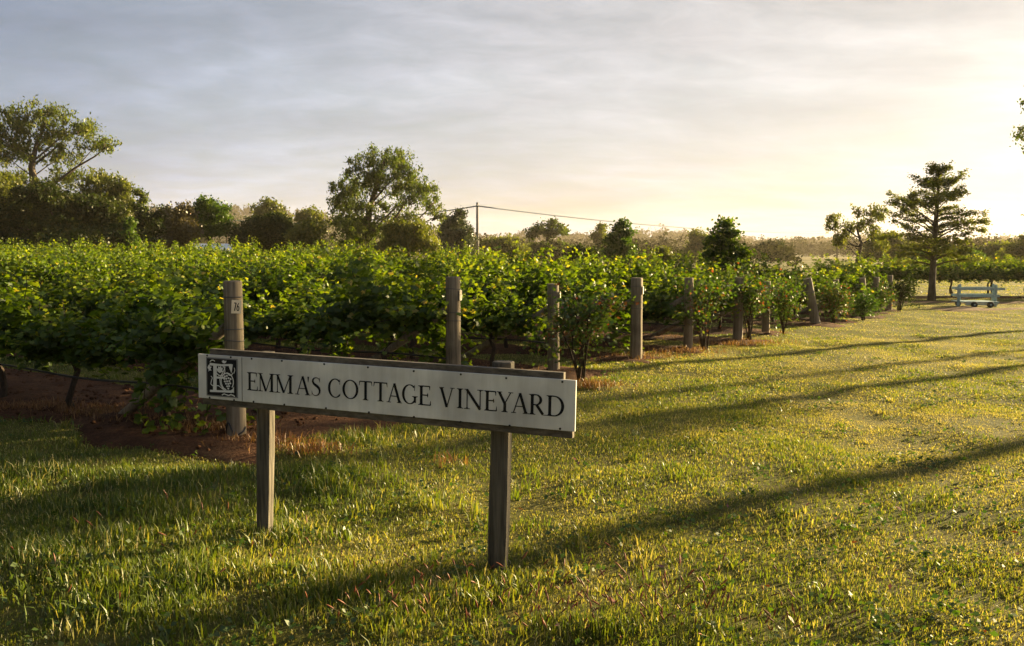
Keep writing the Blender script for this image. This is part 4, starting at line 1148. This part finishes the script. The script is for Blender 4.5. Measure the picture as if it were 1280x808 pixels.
def pole_and_lines():
    Y = 100.0; s = Y / F_PX
    x = (597 - CX) * s; top = CAM_H + (HZ - 254) * s
    root = empty('utility_pole', (x, Y, 0)); tag(root, 'slender grey utility pole rising above the vines', 'pole')
    MB().tube([(0, 0, -.2), (0, 0, top * .5), (0, 0, top)], [.20, .17, .14], 10).build('pole', plain_mat('pole_grey', (.16, .15, .14), .8), root, smooth=True)
    ins = MB(); ins.tube([(0, -.15, top - .40), (0, -.21, top - .40), (0, -.21, top - .25)], [.03, .05, .06], 8); ins.build('insulator', M_WHITE, root)
    def wire(P0, P1, sag, label):
        P = [np.array(P0) * (1 - t) + np.array(P1) * t - np.array([0, 0, sag * 4 * t * (1 - t)]) for t in np.linspace(0, 1, 30)]
        line_thing('power_line', label, 'cable', P, .075, plain_mat('cable', (.10, .13, .18), .5), 5)
    a = (x, Y - .2, top - .42)
    wire(a, at(1045, 290.5, 165), 1.0, 'thin power line running from the utility pole to the right')
    wire(a, at(285, 275, 150), 1.2, 'thin power line running left from the utility pole behind the trees')
    for px, py, Yq, lb in ((1045, 288, 165, 'distant utility pole behind the small open gum'), (285, 272, 150, 'distant utility pole behind the bright green round tree')):
        sq = Yq / F_PX; h = CAM_H + (HZ - py) * sq; x2 = (px - CX) * sq
        r2 = empty('utility_pole', (x2, Yq, 0)); tag(r2, lb, 'pole')
        MB().tube([(0, 0, -.2), (0, 0, h * .5), (0, 0, h)], [.18, .15, .12], 8).build('pole', M_BARK, r2, smooth=True)
pole_and_lines()
def cart():
    b = gp(1221, 384); s = b[1] / F_PX
    root = empty('rail_cart', (b[0], b[1], float(gz(b[0], b[1])))); tag(root, 'pale blue timber railed cart with small dark wheels on the lawn at the far right', 'cart')
    X = lambda px: (px - 1221) * s
    top = .66; dep = .62
    for x, y in ((X(1197.5), 0), (X(1244), 0), (X(1210) + .05, dep), (X(1250) + .12, dep)):
        p = MB(); p.box((x, y, top / 2 - .02), (.062, .062, top + .04), bev=.006); p.add(*(lambda: ([(x - .03, y - .03, top), (x + .03, y - .03, top), (x + .03, y + .03, top), (x - .03, y + .03, top), (x, y, top + .045)], [(0, 1, 4), (1, 2, 4), (2, 3, 4), (3, 0, 4)]))())
        p.build('corner_post', M_BLUE, root)
    for z, y, x0, x1 in ((top - .10, -.055, X(1192), X(1254)), (top - .31, -.055, X(1193), X(1248)), (top - .10, dep + .055, X(1203), X(1257)), (top - .31, dep + .055, X(1203), X(1257))):
        MB().box(((x0 + x1) / 2, y, z), (x1 - x0, .03, .072), bev=.005).build('rail', M_BLUE, root)
    MB().box((X(1223), dep / 2 - .1, .165), (1.02, dep + .22, .035), bev=.006).build('deck', M_BLUE, root)
    MB().box((X(1221), -.25, .11), (.95, .05, .05)).build('axle_beam', M_BLUE, root)
    for x, y in ((X(1211), -.30), (X(1231), -.30), (X(1213), dep + .1), (X(1234), dep + .1)):
        w = MB(); w.tube([(x, y - .03, .095), (x, y - .022, .095), (x, y + .022, .095), (x, y + .03, .095)], [.075, .095, .095, .075], 18)
        wo = w.build('wheel', M_RUBBER, root, smooth=True)
        MB().tube([(x, y - .036, .095), (x, y - .028, .095)], [.03, .03], 10).build('hub', M_BLUE, wo)
cart()

# ------------------------------------------------------------------ grass
def blades(rng, X, Y, H, Wd, lean=.35):
    n = len(X)
    Z = gz(X, Y) - .008
    a = rng.uniform(0, 2 * np.pi, n)
    wx, wy = np.cos(a) * Wd / 2, np.sin(a) * Wd / 2
    la = rng.uniform(0, 2 * np.pi, n); lm = np.abs(rng.normal(0, lean, n)) * H
    lx, ly = np.cos(la) * lm, np.sin(la) * lm
    V = np.empty((n, 5, 3), np.float32)
    V[:, 0] = np.stack([X - wx, Y - wy, Z], 1); V[:, 1] = np.stack([X + wx, Y + wy, Z], 1)
    mx, my = X + lx * .35, Y + ly * .35
    V[:, 2] = np.stack([mx - wx * .75, my - wy * .75, Z + H * .6], 1); V[:, 3] = np.stack([mx + wx * .75, my + wy * .75, Z + H * .6], 1)
    V[:, 4] = np.stack([X + lx, Y + ly, Z + H * np.sqrt(np.clip(1 - (lm / H) ** 2 * .5, .2, 1))], 1)
    b = (np.arange(n) * 5)[:, None]
    Fs = np.concatenate([b + [0, 1, 3], b + [0, 3, 2], b + [2, 3, 4]], 1).reshape(-1, 3)
    return V.reshape(-1, 3), Fs
def tall_mask(x, y):
    """unmown patches, found by eye along the front of the photo"""
    m = np.zeros(np.shape(x))
    for px, py, rx, ry in ((250, 735, 1.0, .42), (90, 690, .9, .35), (330, 672, .35, .22), (470, 752, .7, .30), (622, 735, .30, .16), (100, 600, 2.2, .35), (430, 545, 1.3, .45), (640, 790, .8, .16), (330, 610, 1.0, .4), (60, 640, 1.2, .3)):
        c = gp(px, py)
        d = ((x - c[0]) / rx) ** 2 + ((y - c[1]) / ry) ** 2
        m = np.maximum(m, np.clip(1.35 - d, 0, 1))
    return m * np.clip(vn(x * 3.2, y * 3.2, 12) * 1.9 - .25, 0, 1)
def build_grass():
    rng = np.random.default_rng(3)
    Vs, Fs, Ts = [], [], []; off = 0
    for y0, y1, dens, wd, hh in ((2.3, 5.0, 12000, .0046, .046), (5.0, 9.0, 8500, .0056, .042), (9.0, 16.0, 3400, .009, .040), (16.0, 32.0, 600, .018, .042), (32.0, 60.0, 60, .05, .06)):
        area = (y1 - y0) * 2 * (.66 * (y0 + y1) / 2 + 1.6)
        n = int(area * dens)
        y = rng.uniform(y0, y1, int(n * 1.0)); half = .66 * y + 1.6
        x = rng.uniform(-1, 1, len(y)) * half
        # even density: thin where the wedge is narrow
        keep = rng.random(len(y)) < half / half.max()
        x, y = x[keep], y[keep]
        bm = bed_mask(x, y)
        keep = ~bm | (rng.random(len(x)) < .02)
        # far behind the first rows the floor is hidden
        x, y = x[keep], y[keep]
        clump = vn(x * 5.5, y * 5.5, 40)
        worn = np.clip(1.6 - 1.7 * (vn(x * 1.1, y * 1.4, 51) - .30), .35, 1.0)
        keep = rng.random(len(x)) < (.40 + .8 * clump) * worn
        x, y = x[keep], y[keep]
        tall = tall_mask(x, y)
        patch = vn(x * .9, y * .9, 41) * .6 + vn(x * 2.6, y * 2.6, 42) * .4
        H = hh * rng.uniform(.35, 1.15, len(x)) * (.35 + .75 * patch * np.clip(1.15 - .06 * (x + 1), .6, 1.2)) * (1 + 2.3 * tall * rng.uniform(.3, 1.1, len(x)))
        Wd = wd * rng.uniform(.7, 1.3, len(x)) * (1 + .25 * tall)
        V, F_ = blades(rng, x, y, H, Wd, .5)
        # lusher at the left, drier on the open lawn to the right
        dry = np.clip(.47 + .045 * (x + .5) + .012 * (y - 5), .33, .68)
        t = np.clip(rng.normal(0, .20, len(x)) + dry + .85 * (.5 - patch) - .22 * tall, 0, 1)
        t[rng.random(len(x)) < .06 + .10 * (vn(x * 1.7, y * 1.7, 47) > .62)] = .95
        Vs.append(V); Fs.append(F_ + off); Ts.append(np.repeat(t, 5)); off += len(V)
    # longer tufts the mower missed
    for i in range(650):
        y = 2.8 + 15 * rng.random() ** 1.3; x = rng.uniform(-.64, .64) * y
        n = int(rng.integers(10, 34)); r = rng.uniform(.03, .10)
        X = x + rng.normal(0, r, n); Y = y + rng.normal(0, r, n)
        ok = ~bed_mask(X, Y); X, Y = X[ok], Y[ok]; n = len(X)
        if not n: continue
        V, F_ = blades(rng, X, Y, rng.uniform(.05, .115, n) * np.clip(1 - .22 * (x + .3), .45, 1), rng.uniform(.005, .009, n) * (1 + y * .05), .6)
        t = np.clip(rng.normal(rng.choice([.25, .35, .6, .85], p=[.35, .35, .2, .1]), .1, n), 0, 1)
        Vs.append(V); Fs.append(F_ + off); Ts.append(np.repeat(t, 5)); off += len(V)
    o = link('grass', mesh_np('grass', np.concatenate(Vs), np.concatenate(Fs), np.concatenate(Ts)), M_GRASS)
    tag(o, 'rough mown grass of the lawn with longer tufts round the sign', 'grass', kind='stuff')
    print('blades', off // 5)
build_grass()
def build_straw():
    rng = np.random.default_rng(4)
    xs, ys = [], []
    for px, py, rx, ry, n in ((70, 516, 1.1, .22, 1500), (130, 520, .5, .2, 800), (265, 538, .35, .18, 500), (385, 568, .35, .16, 350), (330, 556, .4, .14, 250), (200, 530, .6, .15, 500), (735, 486, .35, .2, 500), (560, 580, .15, .1, 40),
                              (935, 432, .8, .3, 400), (860, 442, .6, .25, 300), (800, 448, .8, .3, 300)):
        c = gp(px, py); xs.append(c[0] + rng.normal(0, rx * .5, n)); ys.append(c[1] + rng.normal(0, ry * .6, n))
    for k in range(1, 7):
        n = 900; t = rng.uniform(-.5, min(ROW_LEN[k], 16), n); c = rng.normal(0, .3, n)
        xs.append(E_[k][0] + DROW[0] * t + NROW[0] * c); ys.append(E_[k][1] + DROW[1] * t + NROW[1] * c)
    x, y = np.concatenate(xs), np.concatenate(ys)
    V, Fs = blades(rng, x, y, rng.uniform(.04, .11, len(x)), rng.uniform(.005, .010, len(x)), 1.0)
    V[:, 2] += .03
    o = link('dry_straw', mesh_np('dry_straw', V, Fs, np.repeat(np.clip(rng.normal(.5, .25, len(x)), 0, 1), 5)), M_STRAW)
    tag(o, 'dry orange brown straw lying on the soil beds under the vines', 'straw', kind='stuff')
build_straw()
def build_seed_heads():
    """tall flowering stalks with dark red-brown heads in the front grass"""
    rng = np.random.default_rng(6)
    Vs, Fs, Ts = [], [], []; off = 0
    pts = [(px, py) for px, py in zip(rng.uniform(420, 900, 170), rng.uniform(742, 815, 170))] + [(px, py) for px, py in zip(rng.uniform(650, 1040, 80), rng.uniform(772, 820, 80))] + [(px, py) for px, py in zip(rng.uniform(0, 420, 24), rng.uniform(640, 810, 24))]
    for px, py in pts:
        b = gp(px, py); h = rng.uniform(.08, .17) * (1.5 if rng.random() < .14 else 1)
        l = rng.normal(0, .35, 2) * h
        p0 = np.array([b[0], b[1], float(gz(b[0], b[1]))]); p1 = p0 + np.array([l[0] * .4, l[1] * .4, h * .7]); p2 = p0 + np.array([l[0], l[1], h])
        hl = rng.uniform(.024, .046); dirn = unit(p2 - p1)
        m = MB(); m.tube([p0, p1, p2], [.0012, .0011, .0009], 3, caps=False); ns = len(m.v)
        m.tube([p2 - dirn * .004, p2 + dirn * hl * .3, p2 + dirn * hl * .7, p2 + dirn * hl], [.0013, .0036, .0030, .0006], 5, caps=False)
        T = np.concatenate([np.full(ns, rng.uniform(.1, .45)), np.full(len(m.v) - ns, rng.uniform(.6, 1))])
        Vs.append(np.array(m.v)); Fs.append(np.array(m.f) + off); Ts.append(T); off += len(m.v)
    o = link('seed_grass', mesh_np('seed_grass', np.concatenate(Vs), np.concatenate(Fs), np.concatenate(Ts)), M_SEED)
    tag(o, 'flowering grass stalks with dark red brown seed heads along the front edge', 'grass', kind='stuff')
build_seed_heads()
def build_weeds():
    """broad-leaved weeds and clover low in the turf"""
    rng = np.random.default_rng(14)
    C, S, T = [], [], []
    for i in range(520):
        y = 2.8 + 11 * rng.random() ** 1.4; x = rng.uniform(-.64, .64) * y
        n = int(rng.integers(5, 22)); r = rng.uniform(.02, .11)
        X = x + rng.normal(0, r, n); Y = y + rng.normal(0, r, n)
        ok = ~bed_mask(X, Y); X, Y = X[ok], Y[ok]
        C.append(np.stack([X, Y, gz(X, Y) + rng.uniform(.02, .055, len(X))], 1)); S.append(rng.uniform(.018, .042, len(X))); T.append(np.clip(rng.normal(rng.uniform(.1, .6), .12, len(X)), 0, .8))
    C, S, T = np.concatenate(C), np.concatenate(S), np.concatenate(T)
    V, Fs = leaves(rng, C, S, SLW, SLF, up=1.2, hang=.1)
    o = link('lawn_weeds', mesh_np('lawn_weeds', V, Fs, np.repeat(T, 4)), M_GREEN)
    tag(o, 'low broad leaved weeds and clover growing in the turf', 'weeds', kind='stuff')
build_weeds()
def build_clods():
    rng = np.random.default_rng(15)
    n = 1500
    k = rng.integers(0, 5, n); k[: n // 2] = 0
    t = np.where(k == 0, rng.uniform(-.3, 6, n), rng.uniform(-.2, 10, n)); w = np.array(BED_W)[k]
    c = rng.uniform(-.95, .95, n) * w - np.where(k == 0, .40, 0)
    P = E_[k] + DROW * t[:, None] + NROW * c[:, None]
    ok = bed_mask(P[:, 0], P[:, 1], -.06); P = P[ok]; n = len(P)
    P[:, 2] = gz(P[:, 0], P[:, 1]) + .045
    sz = rng.uniform(.008, .032, n) * (1 + (rng.random(n) < .06))
    base = np.array([(1, 0, 0), (0, 1, 0), (-1, 0, 0), (0, -1, 0), (0, 0, .7), (0, 0, -.7)], float)
    V = P[:, None] + base[None] * sz[:, None, None] * rng.uniform(.6, 1.3, (n, 6, 3)) + rng.normal(0, .1, (n, 6, 3)) * sz[:, None, None]
    f = np.array([(0, 1, 4), (1, 2, 4), (2, 3, 4), (3, 0, 4), (1, 0, 5), (2, 1, 5), (3, 2, 5), (0, 3, 5)])
    Fs = (f[None] + (np.arange(n) * 6)[:, None, None]).reshape(-1, 3)
    o = link('soil_clods', mesh_np('soil_clods', V.reshape(-1, 3), Fs), M_SOIL)
    tag(o, 'small crumbs and clods of red soil on the vine beds', 'soil', kind='stuff')
build_clods()
def build_litter():
    rng = np.random.default_rng(9)
    px = rng.uniform(560, 1280, 70); py = 480 + 328 * rng.random(70) ** 1.2
    C = np.array([gp(a, b) for a, b in zip(px, py)]); C[:, 2] = gz(C[:, 0], C[:, 1]) + .055
    T = rng.uniform(0, .45, 70)
    V, Fs = leaves(rng, C, rng.uniform(.025, .055, 70), SL, SLF, up=1.5, hang=0)
    m = leaf_mat('litter_leaf', [(0, (.10, .025, .02)), (.5, (.22, .06, .035)), (1, (.5, .45, .4))], trans=.2, vary=0)
    o = link('fallen_leaves', mesh_np('fallen_leaves', V, Fs, np.repeat(T, 4)), m)
    tag(o, 'small reddish fallen leaves scattered on the lawn', 'leaves', kind='stuff')
build_litter()
print('vines', GV, 'objects', len(bpy.data.objects))
